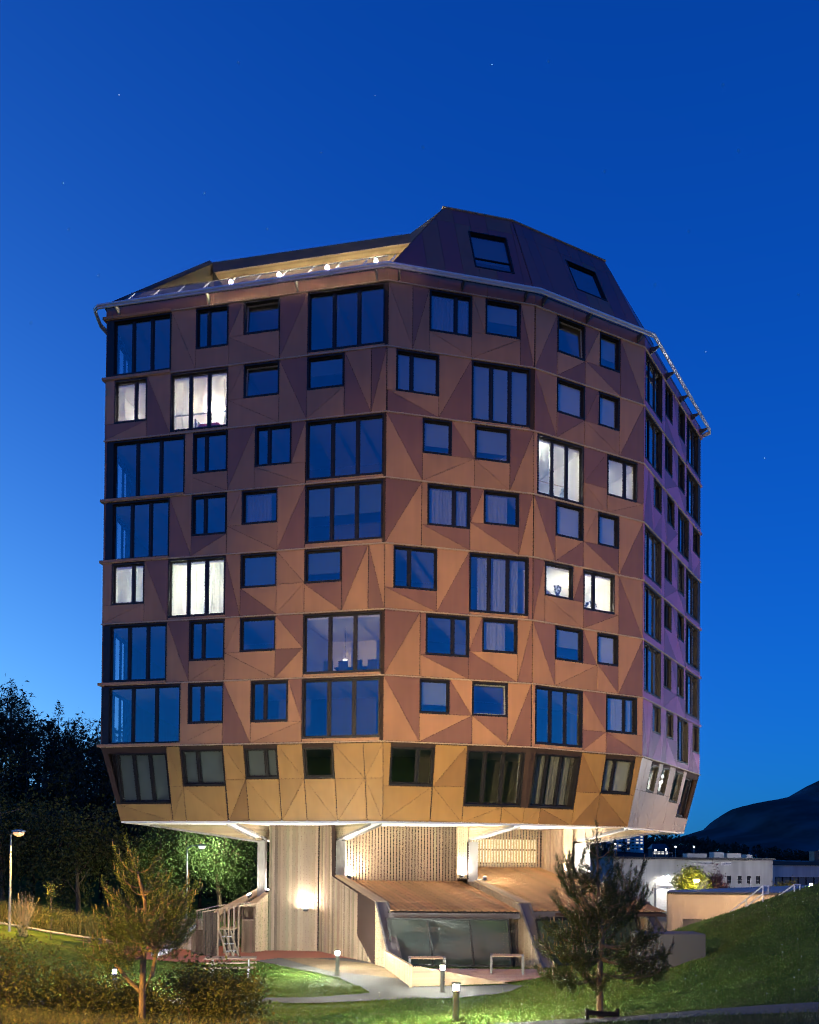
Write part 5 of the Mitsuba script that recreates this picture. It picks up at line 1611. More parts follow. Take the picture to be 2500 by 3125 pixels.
def pine(key, base, stems, crown, cols, candles=0.25, wn=0.0075, ln=0.085, nn=42):
    """stems: list of (polyline, radii); crown: list of (level on the stem, branch length, count, rise)"""
    trunk, leaf, cand = MB(), MB(), MB()
    for pts, rad in stems:
        trunk.tube(pts, rad, 9)
    for si, t, ln_b, cnt, rise in crown:
        pts = np.asarray(stems[si][0], float)
        acc = np.concatenate([[0], np.cumsum(np.linalg.norm(np.diff(pts, axis=0), axis=1))])
        a0 = rng.uniform(0, 6.28)
        for b in range(cnt):
            u = np.clip(t + rng.normal(0, 0.012), 0, 1) * acc[-1]
            o = np.array([np.interp(u, acc, pts[:, i]) for i in range(3)])
            a = a0 + b * 6.283 / cnt + rng.normal(0, 0.25)
            L = ln_b * rng.uniform(0.75, 1.15)
            h = np.array([math.cos(a), math.sin(a), 0])
            s = np.linspace(0, 1, 7)
            rs = rise * rng.uniform(0.6, 1.3)
            br = o + np.outer(s * L, h) + np.outer(L * (rs * s ** 1.7 - 0.10 * np.sin(s * 3.1)), [0, 0, 1]) + np.cumsum(rng.normal(0, 0.018 * L, (7, 3)), 0) * s[:, None]
            trunk.tube(br, np.linspace(0.019, 0.006, 7) * (0.6 + L * 0.55), 5)
            tips = [(br[-1], br[-1] - br[-2])]
            for q in range(max(3, int(L / 0.085))):
                w = rng.uniform(0.3, 0.98)
                m0 = br[0] + 0
                m0 = np.array([np.interp(w, s, br[:, i]) for i in range(3)])
                ang = a + rng.choice([-1, 1]) * rng.uniform(0.5, 1.1)
                l2 = L * (1 - w * 0.55) * rng.uniform(0.22, 0.5)
                e = m0 + l2 * np.array([math.cos(ang), math.sin(ang), rng.uniform(0.1, 0.75)])
                trunk.tube([m0, (m0 + e) / 2 + rng.normal(0, 0.015, 3), e], [0.008, 0.006, 0.004], 4)
                tips.append((e, e - m0 + [0, 0, 0.1]))
                if l2 > 0.22:
                    f = (m0 + e) / 2
                    g_ = f + l2 * 0.45 * np.array([math.cos(ang + rng.choice([-1, 1]) * 0.8), math.sin(ang + 0.7), rng.uniform(0.2, 0.8)])
                    trunk.tube([f, g_], [0.005, 0.003], 4)
                    tips.append((g_, g_ - f))
            for p, d in tips:
                d = d / (np.linalg.norm(d) + 1e-9) + np.array([0, 0, 0.45])
                for back in (0.0, 0.13, 0.27):
                    needles(leaf, p - d * back, d, int(nn * (1 if back == 0 else 0.75)), ln, wn, cols)
                if rng.random() < candles:
                    e = p + d / np.linalg.norm(d) * 0.14
                    cand.tube([e, e + np.array([0, 0, 0.10]) + d * 0.03], [0.012, 0.005], 5, color=(0.26, 0.17, 0.08))
    for si, (pts, rad) in enumerate(stems):
        p, d = np.asarray(pts[-1], float), np.asarray(pts[-1], float) - np.asarray(pts[-2], float)
        for bk in np.linspace(-0.1, 0.45, 6):
            needles(leaf, p - d / np.linalg.norm(d) * bk, d, nn, ln, wn, cols)
    trunk.build('trunk', 'm_bark', key, True)
    leaf.build('crown', 'm_leaf', key)
    if cand.v:
        label(cand.build('shoot', 'm_leaf', key), None, kind='stuff')


b = np.array((-5.27, 17.0, ground_at(-5.27, 17.0)))
k = label(numbered('pine_tree'), 'young pine with forked trunk lit orange in the left foreground', 'tree')
z = b[2]
main = [(-5.27, 17.0, z - 0.1), (-5.28, 17.0, z + 0.9), (-5.25, 17.0, z + 1.9), (-5.25, 17.02, z + 2.6), (-5.42, 17.0, z + 3.2), (-5.58, 17.0, z + 3.65)]
stems = [(main, [0.075, 0.06, 0.05, 0.038, 0.024, 0.010]),
         ([(-5.28, 17.0, z + 0.78), (-5.55, 16.95, z + 1.05), (-5.85, 16.9, z + 1.45), (-6.0, 16.9, z + 1.75)], [0.045, 0.038, 0.028, 0.016]),
         ([(-5.27, 17.0, z + 0.80), (-5.1, 17.05, z + 1.15), (-4.98, 17.05, z + 1.8), (-4.95, 17.1, z + 2.4), (-4.9, 17.1, z + 2.75)], [0.05, 0.042, 0.036, 0.024, 0.012])]
crown = [(0, 0.45, 0.95, 6, 0.35), (0, 0.55, 1.0, 6, 0.45), (0, 0.66, 0.85, 6, 0.55), (0, 0.76, 0.62, 6, 0.7), (0, 0.87, 0.36, 5, 0.8), (1, 0.75, 0.55, 4, 0.3), (1, 0.95, 0.42, 4, 0.45), (2, 0.50, 0.85, 6, 0.4), (2, 0.70, 0.85, 6, 0.5), (2, 0.88, 0.6, 5, 0.7)]
pine(k, b, stems, [(a, t, l, max(4, n - 1), r) for a, t, l, n, r in crown], NEEDLE, 0.2, nn=34)
b = np.array((4.33, 19.4, ground_at(4.33, 19.4)))
z = b[2]
k = label(numbered('pine_tree'), 'dark young pine with upright shoots in the right foreground', 'tree')
main = [(4.36, 19.4, z - 0.1), (4.33, 19.4, z + 0.8), (4.37, 19.4, z + 1.8), (4.30, 19.42, z + 2.8), (4.27, 19.4, z + 3.6), (4.25, 19.4, z + 4.25)]
stems = [(main, [0.085, 0.07, 0.056, 0.04, 0.024, 0.010]),
         ([(4.34, 19.4, z + 1.9), (4.75, 19.5, z + 2.3), (5.0, 19.5, z + 2.9), (5.05, 19.5, z + 3.35)], [0.035, 0.028, 0.02, 0.01]),
         ([(4.33, 19.4, z + 2.2), (4.0, 19.3, z + 2.6), (3.72, 19.3, z + 3.1), (3.55, 19.3, z + 3.55)], [0.032, 0.026, 0.018, 0.009])]
crown = [(0, 0.25, 1.2, 6, 0.0), (0, 0.34, 1.4, 6, 0.1), (0, 0.43, 1.25, 6, 0.25), (0, 0.52, 1.1, 7, 0.45), (0, 0.62, 0.95, 6, 0.6), (0, 0.74, 0.6, 5, 0.9), (0, 0.87, 0.3, 4, 1.2), (1, 0.6, 0.5, 5, 0.8), (1, 0.85, 0.35, 4, 1.0), (2, 0.6, 0.5, 4, 0.8), (2, 0.85, 0.3, 4, 1.1)]
pine(k, b, stems, crown, [tuple(0.6 * c for c in x) for x in NEEDLE], 0.4, nn=44, ln=0.09)
k = label(numbered('tree_stake'), 'low dark timber stakes tied around the right pine trunk', 'stake')
for x, y in ((4.02, 19.25), (4.72, 19.3)):
    MB().tube([(x, y, z - 0.2), (x, y, z + 0.26)], 0.045, 8).build('post', 'm_black', k)
MB().bar((4.02, 19.22, z + 0.18), (4.72, 19.27, z + 0.14), 0.03, 0.10).build('rail', 'm_black', k)


def broadleaf(key, base, h, r, nl, ls, cols, seed, trunk_r=0.12, zc=0.62, rz=None, bare=False, multi=1, trunk_mat='m_bark', crown_name='crown'):
    """trunk with forking limbs and a crown of many small leaves in clumps along the twigs"""
    R = np.random.default_rng(seed)
    base = np.asarray(base, float)
    rz = rz or r * 1.15
    cen = base + [0, 0, h * zc]
    tr, lf = MB(), MB()
    tips = []
    for mm in range(multi):
        b0 = base + ([R.normal(0, 0.12), R.normal(0, 0.12), 0] if multi > 1 else [0, 0, 0])
        topz = h * (0.88 if not bare else 0.6)
        ts = np.linspace(0, 1, 6)
        lean = R.normal(0, 0.05 * h, 2) * (2.0 if multi > 1 else 1)
        pts = b0 + np.outer(ts, [lean[0], lean[1], topz]) + R.normal(0, 0.012 * h, (6, 3)) * ts[:, None]
        pts[0, 2] -= 0.15
        tr.tube(pts, np.linspace(trunk_r, trunk_r * 0.2, 6), 7)
        for _ in range(int(16 / multi) + 4):
            u = R.uniform(0.22, 0.95)
            o = np.array([np.interp(u, ts, pts[:, i]) for i in range(3)])
            d = R.normal(0, 1, 3)
            d /= np.linalg.norm(d)
            e = cen + d * np.array([r, r, rz]) * R.uniform(0.55, 0.98)
            mid = (o + e) / 2 + [0, 0, 0.06 * h]
            tr.tube([o, mid, e], [trunk_r * 0.34 * (1 - u * 0.5), trunk_r * 0.2, trunk_r * 0.07], 5)
            for _k in range(3):
                g_ = mid + (e - mid) * R.uniform(0.2, 1.0)
                e2 = g_ + R.normal(0, 0.28 * r, 3)
                tr.tube([g_, e2], [trunk_r * 0.09, trunk_r * 0.03], 4)
                tips.append(e2)
            tips.append(e)
    tips = np.array(tips)
    if nl:
        ce = tips[R.integers(0, len(tips), nl)] + R.normal(0, 0.17 * r, (nl, 3))
        tone = R.uniform(0.55, 1.35, len(tips))
        a = R.normal(0, 1, (nl, 3))
        a /= np.linalg.norm(a, axis=1, keepdims=True)
        bb = np.cross(a, R.normal(0, 1, (nl, 3)))
        bb /= np.linalg.norm(bb, axis=1, keepdims=True) + 1e-9
        s = ls * R.uniform(0.6, 1.3, (nl, 1))
        v = np.stack([ce - a * s, ce + bb * s * 0.5, ce + a * s, ce - bb * s * 0.5], 1).reshape(-1, 3)
        kq = np.arange(nl) * 4
        f = np.vstack([np.stack([kq, kq + 1, kq + 2], 1), np.stack([kq, kq + 2, kq + 3], 1)])
        c = np.asarray(cols, float)[R.integers(0, len(cols), nl)] * R.uniform(0.7, 1.3, (nl, 1))
        lf.add(v, f, np.repeat(c, 4, 0))
    tr.build('trunk', trunk_mat, key, True)
    if nl:
        lf.build(crown_name, 'm_leaf', key)


GREEN = [(0.06, 0.10, 0.02), (0.085, 0.13, 0.03), (0.045, 0.08, 0.02)]
OLIVE = [(0.08, 0.08, 0.02), (0.11, 0.10, 0.028), (0.055, 0.065, 0.018)]
PURP = [(0.06, 0.02, 0.035), (0.09, 0.03, 0.04), (0.05, 0.03, 0.03)]
YEL = [(0.14, 0.14, 0.02), (0.17, 0.15, 0.02), (0.08, 0.11, 0.02)]
# shrubs in the left foreground
SHR = [(-8.7, 18.6, 1.3, 1.2, 'leafy shrub at the bottom left corner'), (-7.3, 18.9, 1.0, 1.0, 'leafy shrub left of the forked pine'), (-6.1, 19.2, 0.75, 0.8, 'low shrub behind the forked pine'), (-4.55, 18.7, 1.2, 0.85, 'shrub right of the forked pine trunk'), (-3.75, 18.2, 1.15, 0.75, 'olive shrub beside the lawn, rightmost of the foreground shrubs')]
for i, (x, y, h, r, tx) in enumerate(SHR):
    k = label(numbered('shrub'), tx, 'shrub', 'foreground shrubs')
    broadleaf(k, (x, y, ground_at(x, y)), h, r, 6500, 0.042, OLIVE, 100 + i, 0.03, 0.52, h * 0.5, multi=5)
# left background plants
k = label(numbered('bare_shrub'), 'pale leafless shrub at the foot of the orange street lamp', 'shrub')
tr = MB()
x0, y0 = -17.75, 39.4
z0 = ground_at(x0, y0)
for i in range(46):
    a, s = rng.uniform(0, 6.28), rng.uniform(0.25, 1.0)
    e = np.array([x0 + 0.8 * s * math.cos(a), y0 + 0.8 * s * math.sin(a), z0 + 2.0 * rng.uniform(0.6, 1.05) * (1.12 - 0.42 * s)])
    mid = (np.array([x0, y0, z0]) + e) / 2 + [0, 0, 0.1]
    tr.tube([(x0 + rng.normal(0, 0.1), y0, z0 - 0.1), mid, e], [0.014, 0.010, 0.005], 4)
    for q in range(3):
        f = mid + (e - mid) * rng.uniform(0.1, 0.9)
        tr.tube([f, f + [rng.normal(0, 0.12), rng.normal(0, 0.12), 0.28]], [0.006, 0.004], 3)
principled('m_twig', (0.45, 0.33, 0.17), 0.8, 0.2)
tr.build('stem', 'm_twig', k)
k = label(numbered('birch_sapling'), 'slender young birch with small yellow lit leaves right of the leafless shrub', 'tree')
broadleaf(k, (-16.55, 39.6, ground_at(-16.55, 39.6)), 2.7, 0.42, 520, 0.05, YEL, 31, 0.03, 0.62, 1.05)
k = label(numbered('green_tree'), 'tall leafy tree lit bright green beside the wooden base', 'tree')
broadleaf(k, (-13.2, 60.0, 0.0), 9.0, 3.4, 17000, 0.09, [(0.075, 0.125, 0.03), (0.10, 0.15, 0.04), (0.055, 0.09, 0.025)], 41, 0.2, 0.58, 3.4)
k = label(numbered('green_tree'), 'smaller leafy tree left of the bright green tree', 'tree')
broadleaf(k, (-17.6, 60.5, 0.2), 6.6, 2.3, 8000, 0.085, GREEN, 42, 0.13, 0.56, 2.5)
for i, (x, y, h, r, tx) in enumerate(((-27.5, 58, 8.5, 3.4, 'dark broad tree behind the orange street lamp'), (-22.0, 57, 7.2, 2.8, 'dark rounded tree between the birch sapling and the forked pine'), (-32.5, 61, 9.5, 3.6, 'dark tree at the left frame edge behind the lawn'), (-18.5, 62, 7.6, 2.4, 'dark tree seen behind the top of the forked pine'))):
    k = label(numbered('dark_tree'), tx, 'tree')
    broadleaf(k, (x, y, ground_at(x, y)), h, r, 7000, 0.13, OLIVE, 60 + i, 0.18, 0.56, h * 0.42)

# the wood on the slope, one mass
def conifer(R, base, h, wide, out, dense=1.0):
    n = int(620 * dense)
    t = R.uniform(0.08, 1, n) ** 0.8
    a = R.uniform(0, 6.283, n)
    lay = np.sin(t * 38 + R.uniform(0, 6)) * 0.12
    rad = wide * ((1 - t) ** 0.75 * 0.95 + 0.05) * (R.uniform(0.35, 1.05, n) + lay)
    c = np.stack([np.cos(a) * rad, np.sin(a) * rad, t * h + R.normal(0, 0.15, n)], -1) + base
    s = R.uniform(0.22, 0.5, (n, 1)) * (1.05 - 0.6 * t[:, None])
    o = np.stack([np.cos(a), np.sin(a), -0.25 + R.normal(0, 0.3, n)], -1)
    sd = np.stack([-np.sin(a), np.cos(a), R.normal(0, 0.5, n)], -1)
    v = np.stack([c - sd * s * 0.5, c + sd * s * 0.5, c + o * s * 1.1 + [0, 0, 0.15]], 1).reshape(-1, 3)
    col = np.array([0.014, 0.021, 0.010]) * R.uniform(0.5, 1.6, (n, 1))
    out.add(v, np.arange(3 * n).reshape(-1, 3), np.repeat(col, 3, 0))
    out.tube([base - [0, 0, 0.5], base + [0, 0, h * 0.97]], [0.16, 0.02], 4, color=(0.03, 0.022, 0.016))


def roundtree(R, base, h, wide, out, n=560):
    cl = R.normal(0, 1, (26, 3))
    cl /= np.linalg.norm(cl, axis=1, keepdims=True)
    cl = cl * R.uniform(0.5, 1.0, (26, 1)) * [wide, wide, h * 0.40] + [0, 0, h * 0.60]
    ce = cl[R.integers(0, 26, n)] + R.normal(0, 0.22 * wide, (n, 3)) + base
    a = R.normal(0, 1, (n, 3))
    a /= np.linalg.norm(a, axis=1, keepdims=True)
    b_ = np.cross(a, R.normal(0, 1, (n, 3)))
    s = R.uniform(0.2, 0.42, (n, 1))
    v = np.stack([ce - a * s, ce + b_ * s * 0.4, ce + a * s], 1).reshape(-1, 3)
    col = np.array([0.017, 0.022, 0.010]) * R.uniform(0.5, 1.6, (n, 1))
    out.add(v, np.arange(3 * n).reshape(-1, 3), np.repeat(col, 3, 0))
    out.tube([base - [0, 0, 0.5], base + [0, 0, h * 0.6]], [0.18, 0.07], 4, color=(0.03, 0.022, 0.016))


R = np.random.default_rng(5)
fm = MB()
rows = [(66, 3.0, 8.5), (72, 3.0, 9.5), (78, 3.0, 10.0), (84, 2.8, 10.5), (90, 2.6, 11), (95, 2.2, 11), (100, 2.0, 11), (105, 1.9, 11), (110, 1.9, 11), (115, 2.0, 10.5)]
for y, step, h in rows:
    x = -0.56 * y - 4
    while x < 6 - (y - 66) * 0.1:
        yy = y + R.uniform(-2.5, 2.5)
        b = np.array([x + R.normal(0, 0.8), yy, 0])
        b[2] = ground_at(b[0], b[1]) - 0.2
        hh = h * R.uniform(0.75, 1.2)
        if R.random() < (0.35 if y > 85 else 0.4):
            conifer(R, b, hh, hh * 0.20, fm)
        else:
            roundtree(R, b, hh, hh * 0.23, fm)
        x += step * R.uniform(0.7, 1.25)
fm.build('forest', 'm_leaf')
label('forest', 'dark mixed wood on the slope behind the tower', 'forest', kind='stuff')

# ------------------------------------------------------------------ background on the right
def ridge(name, xs_, zs_, y0, depth, mat, text, rough, seed, nx_=140, ny_=24, trees=0.0):
    x = np.linspace(xs_[0], xs_[-1], nx_)
    zt = np.interp(x, xs_, zs_)
    v = np.linspace(0, 1, ny_)
    Xg, Vg = np.meshgrid(x, v, indexing='ij')
    prof = np.sin(np.clip(Vg * 1.25, 0, 1) * np.pi / 2) ** 1.1 * np.where(Vg > 0.8, 1 - (Vg - 0.8) * 2, 1)
    n = meshkit.fbm(np.stack([Xg / (rough * 9), Vg * depth / (rough * 9), Xg * 0], -1), 5, seed) - 0.5
    Zg = zt[:, None] * prof + n * rough * (0.3 + prof) * (1 - 0.65 * np.exp(-((Vg - 0.8) / 0.08) ** 2))
    if trees:
        Zg = Zg + trees * (rng.random(Zg.shape) - 0.5) * prof
    i, j = np.meshgrid(np.arange(nx_ - 1), np.arange(ny_ - 1), indexing='ij')
    q = np.stack([i * ny_ + j, (i + 1) * ny_ + j, (i + 1) * ny_ + j + 1, i * ny_ + j + 1], -1).reshape(-1, 4)
    obj(name, (np.stack([Xg, y0 + Vg * depth, Zg - 1.0], -1).reshape(-1, 3), q), mat, smooth=True)
    label(name, text, kind='structure')


ym = 2600.0
px = np.array([1380, 1440, 1466, 1494, 1508, 1522, 1539, 1564, 1606, 1654, 1670, 1698, 1725, 1800, 1950, 2200, 2600])
pz = np.array([1775, 1760, 1752, 1745, 1733, 1716, 1707, 1700, 1695, 1684, 1674, 1657, 1644, 1600, 1540, 1500, 1560])
ridge('mountain', (px - 862.5) / 1800 * ym, 4.75 + (1806 - pz) / 1800 * ym, ym - 900, 1125, 'm_rock', 'dark mountain ridge rising on the right', 60, 4, 220, 60)
yw = 620.0
px = np.array([1180, 1250, 1300, 1365, 1400, 1450, 1500, 1560, 1620, 1680, 1760, 1900])
pz = np.array([1740, 1745, 1750, 1752, 1755, 1764, 1772, 1780, 1788, 1794, 1797, 1797])
XW, ZW = (px - 862.5) / 1800 * yw, 4.75 + (1804 - pz) / 1800 * yw
ridge('wooded_hill', XW, ZW - 6, yw - 120, 150, 'm_rock', 'low wooded hill below the mountain', 3, 8, 160, 20)
R = np.random.default_rng(11)
wm = MB()
for i in range(420):
    x = R.uniform(XW[0], XW[-1])
    v = R.uniform(0.25, 1.0)
    zt = np.interp(x, XW, ZW - 6) * math.sin(min(v * 1.0, 1) * math.pi / 2) ** 1.1
    h = R.uniform(6, 10)
    b = np.array([x, yw - 120 + v * 120, max(zt - 2.5, 0)])
    n = 46
    a = R.uniform(0, 6.283, n)
    t = R.uniform(0.1, 1, n)
    rd = 2.3 * np.sin(t * 2.6 + 0.3) * R.uniform(0.4, 1, n)
    c = b + np.stack([np.cos(a) * rd, np.sin(a) * rd, t * h], -1)
    dd = R.normal(0, 1, (n, 3))
    vv = np.stack([c - dd * 0.5, c + np.roll(dd, 1, 1) * 0.5, c + dd * 0.6 + [0, 0, 0.6]], 1).reshape(-1, 3)
    wm.add(vv, np.arange(3 * n).reshape(-1, 3), np.repeat(np.array([0.05, 0.032, 0.022]) * R.uniform(0.5, 1.5, (n, 1)), 3, 0))
wm.build('far_wood', 'm_leaf')
label('far_wood', 'brownish far wood on the low hill', 'wood', kind='stuff')

# apartment blocks far away
principled('m_block', (0.6, 0.6, 0.6), 0.8, 0.2)
principled('m_window_dark', (0.03, 0.035, 0.045), 0.2, 0.5)


def block(x0, x1, y, z0, z1, nf, tx, lit, seed, dpt=14):
    R = np.random.default_rng(seed)
    k = label(numbered('apartment_block'), tx, 'building', 'far apartment blocks')
    MB().box(((x0 + x1) / 2, y + dpt / 2, (z0 + z1) / 2 - 2), (x1 - x0, dpt, z1 - z0 + 4)).build('wall', 'm_block', k)
    w = (x1 - x0)
    for s, e in ((0.0, 0.55), (0.3, 1.0)):
        pass
    MB().box((x0 + w * 0.62, y + dpt / 2, z1 + 1.2), (w * 0.6, dpt * 0.8, 2.4)).build('penthouse', 'm_block', k)
    on, off, bal = MB(), MB(), MB()
    fh = (z1 - z0) / nf
    nw = max(4, int(w / 2.6))
    for f in range(nf):
        for i in range(nw):
            a = x0 + (i + 0.2) * w / nw
            b_ = a + w / nw * 0.6
            zz = z0 + f * fh + fh * 0.25
            q = on if R.random() < lit else off
            q.add([(a, y - 0.06, zz), (b_, y - 0.06, zz), (b_, y - 0.06, zz + fh * 0.55), (a, y - 0.06, zz + fh * 0.55)], [(0, 1, 2), (0, 2, 3)])
        for s in (0.02, 0.52):
            bal.box((x0 + w * (s + 0.2), y - 0.6, z0 + f * fh + 0.3), (w * 0.36, 1.2, 0.7))
    label(on.build('lit_window', 'm_white', k, emitter=area(0.75, 0.66, 0.40, w=0.05)), None, kind='stuff')
    label(off.build('window', 'm_window_dark', k), None, kind='stuff')
    label(bal.build('balcony', 'm_block', k), None, kind='stuff')


block(126, 148, 540, 9, 20.5, 6, 'paler far apartment block with many lit windows, right of the tower base', 0.42, 3)
block(108, 124, 545, 8, 16.5, 4, 'lower far apartment block partly hidden by the right pine', 0.5, 4)
k = label(numbered('gable_house'), 'small dark house with pitched roof before the far apartment block', 'house')
MB().box((137, 470, 6.6), (9, 8, 6)).build('wall', 'm_room_dark', k)
v = [(132, 465.5, 9.4), (142, 465.5, 9.4), (142, 474.5, 9.4), (132, 474.5, 9.4), (133.5, 470, 12.2), (140.5, 470, 12.2)]
MB().add(v, [(0, 1, 5), (0, 5, 4), (2, 3, 4), (2, 4, 5), (3, 0, 4), (1, 2, 5)]).build('roof', 'm_dark_metal', k)
m = MB()
for i in range(4):
    m.add([(133.2 + 2.1 * i, 465.9, 6.5), (134.6 + 2.1 * i, 465.9, 6.5), (134.6 + 2.1 * i, 465.9, 8.0), (133.2 + 2.1 * i, 465.9, 8.0)], [(0, 1, 2), (0, 2, 3)])
label(m.build('lit_window', 'm_white', k, emitter=area(0.8, 0.75, 0.55, w=0.05)), None, kind='stuff')
for i, (x, z, y) in enumerate(((103.5, 11.3, 430), (137.0, 10.3, 440), (146.5, 10.4, 440), (121, 8.4, 420), (129, 8.8, 430))):
    k = label(numbered('distant_lamp'), ('distant white street lamp left of the pale block', 'distant street lamp just right of the apartment blocks', 'rightmost distant street lamp before the wooded hill', 'distant street lamp below the lower block', 'distant street lamp below the paler block')[i], 'street lamp', 'distant street lamps')
    MB().tube([(x, y, 1), (x, y, z)], 0.12, 5).build('pole', 'm_grey_metal', k)
    v, f = sphere((x, y, z), 0.42)
    obj('bulb', (v, f), 'm_white', k, True, emitter=area(9, 9.5, 10, w=0.05))

# white workshop hall
k = label(numbered('workshop_hall'), 'long white workshop hall with a roller door and dark roof edge', 'building')
X0, X1, YF, ZT_ = 17.9, 31.9, 75.0, 4.62
fr = wall_frame((X0, YF), (X1, YF), 0)
door = sbox(3.85, -0.2, 5.65, 2.28)
wins = [(10.0, 2.55), (10.95, 2.55), (11.75, 2.55), (12.55, 2.55), (8.35, 2.5), (9.15, 2.5)]
wp = [sbox(a, b, a + 0.30, b + 0.62) for a, b in wins]
MB().holed(sbox(0, -0.3, X1 - X0, ZT_).difference(shapely.union_all([door] + wp)), fr, -0.3, 0).build('wall', 'm_plaster', k)
for s, e in (((X0, YF + 13), (X0, YF + 0.0)), ((X1, YF), (X1, YF + 13))):
    MB().rect(wall_frame(s, e, 0), 0, 13, -0.3, ZT_, -0.3, -0.002).build('wall', 'm_plaster', k)
for c in (2.9, 5.75, 8.2, 11.2):
    MB().rect(fr, c, c + 0.03, 0, ZT_, -0.01, 0.004).build('joint', 'm_room', k)
MB().rect(fr, 0.0, X1 - X0, 2.78, 2.81, -0.01, 0.005).build('joint', 'm_room', k)
MB().box(((X0 + X1) / 2, YF + 6.4, ZT_ + 0.08), (X1 - X0 + 0.3, 13.4, 0.16)).build('roof', 'm_dark_metal', k)
for x, w, h in ((26.2, 1.8, 0.35), (28.2, 0.9, 0.5), (29.6, 1.3, 0.4), (31.0, 0.5, 0.3)):
    MB().box((x, YF + 3.5, ZT_ + 0.16 + h / 2), (w, 1.2, h)).build('roof_unit', 'm_grey_metal', k)
MB().tube([(21.9, YF + 2, ZT_), (21.9, YF + 2, ZT_ + 0.55), (23.7, YF + 2, ZT_ + 0.55), (23.7, YF + 2, ZT_)], 0.03, 5).build('roof_rail', 'm_grey_metal', k)
kd_ = numbered(k + '__roller_door')
m = MB()
scene[kd_] = mikit.ply(MB().rect(fr, 3.85, 5.65, -0.2, 2.28, -0.22, -0.2).mesh(), 'm_grey_metal')
for i in range(14):
    MB().rect(fr, 3.87, 5.63, 0.0 + i * 0.163, 0.150 + i * 0.163, -0.2, -0.17).build('slat', 'm_white', kd_)
for a in (3.77, 5.65):
    MB().rect(fr, a, a + 0.08, -0.1, 2.36, -0.05, 0.05).build('door_frame', 'm_white', k)
for a, b in wins:
    kw = MB().holed(sbox(a - 0.02, b - 0.02, a + 0.32, b + 0.64).difference(sbox(a + 0.03, b + 0.03, a + 0.27, b + 0.59)), fr, -0.1, 0.02).build('window', 'm_frame', k)
    MB().rect(fr, a + 0.03, a + 0.27, b + 0.03, b + 0.59, -0.1, -0.09).build('pane', 'm_window_dark', kw)
MB().rect(fr, 12.0, 12.06, 0, 3.0, 0.0, 0.08).build('downpipe', 'm_white', k)
MB().rect(fr, 10.2, 11.1, 1.7, 2.05, 0.0, 0.5).build('canopy', 'm_grey_metal', k)
kk2 = floodlight((22.55, YF - 0.45, 3.02), 1300, 0.11, (0, 0.25, -1), host=k, name='wall_lamp')
v, f = sphere((22.55, YF - 0.5, 3.08), 0.10)
obj('bulb', (v, f), 'm_white', kk2, True, emitter=area(500, 600, 575, w=0.3))


def sign(text, s, z, h, key_name, tx, w, board=True):
    k = label(numbered(key_name), tx, 'sign')
    MB().rect(fr, s - 0.06, s + w + 0.06, z - 0.08, z + h + 0.08, 0.0, 0.03).build('board', 'm_white', k)
    t = meshkit.text_mesh(text, h, 0.012, True)
    tv = np.array(t.vertices)
    tv[:, 0] *= w / tv[:, 0].max()
    obj('lettering', (fr(s + tv[:, 0], z + tv[:, 1], 0.03 + tv[:, 2]), np.array(t.faces)), 'm_sign_ink', k)


principled('m_sign_ink', (0.02, 0.05, 0.18), 0.6, 0.3)
sign('GLASSMESTER', 7.62, 4.18, 0.15, 'name_sign', 'left of the two GLASSMESTER signs high on the white hall', 1.05)
sign('GLASSMESTER', 9.52, 4.20, 0.13, 'name_sign', 'right and smaller of the two GLASSMESTER signs high on the white hall', 0.74)
k = label(numbered('logo_sign'), 'blue round letter logo and green strip sign beside the roller door', 'sign')
MB().rect(fr, 5.95, 6.45, 2.05, 2.55, 0.0, 0.04).build('board', 'm_white', k)
c = np.linspace(0.5, 5.9, 16)
m = MB()
for a, b in zip(c[:-1], c[1:]):
    m.poly([(6.2 + 0.20 * math.cos(a), 2.3 + 0.20 * math.sin(a)), (6.2 + 0.20 * math.cos(b), 2.3 + 0.20 * math.sin(b)), (6.2 + 0.13 * math.cos(b), 2.3 + 0.13 * math.sin(b)), (6.2 + 0.13 * math.cos(a), 2.3 + 0.13 * math.sin(a))], fr, 0.04, 0.055)
m.rect(fr, 6.2, 6.38, 2.22, 2.28, 0.04, 0.055)
m.build('emblem', 'm_blue', k)
MB().rect(fr, 6.5, 7.3, 2.15, 2.5, 0.0, 0.04).build('strip', 'm_green_sign', k)
k = label(numbered('flag_pole'), 'thin bare pole standing in front of the roller door', 'pole')
MB().tube([(15.95, 55.5, -0.1), (15.95, 55.5, 3.1)], 0.035, 8).build('pole', 'm_grey_metal', k)

# second hall
k = label(numbered('concrete_hall'), 'pale concrete hall with a window band at the right edge', 'building')
fr2h = wall_frame((36.2, 85), (58, 85), 0)
band = sbox(0.15, 1.62, 6.4, 2.92)
MB().holed(sbox(0, -0.3, 21.8, 4.1).difference(band).difference(sbox(7.2, 1.62, 14, 2.92)), fr2h, -0.3, 0).build('wall', 'm_plaster', k)
MB().box((47, 92, 4.3), (22, 14.4, 0.4)).build('roof', 'm_dark_metal', k)
for i in range(8):
    a = 0.15 + i * 0.78
    MB().rect(fr2h, a, a + 0.05, 1.62, 2.92, -0.15, 0.01).build('mullion', 'm_frame', k)
    MB().rect(fr2h, a + 0.05, a + 0.78, 1.62, 2.92, -0.14, -0.13).build('pane', 'm_window_dark', k)
    MB().rect(fr2h, a + 0.08, a + 0.75, 1.7, 2.9, -0.128, -0.125).build('blind', 'm_blind', k)
MB().rect(fr2h, 0.0, 21.8, 1.5, 1.6, 0.0, 0.05).build('sill_band', 'm_room', k)
k = label(numbered('roof_vent'), 'dark vent pipes and chimneys on the far right roof', 'vent')
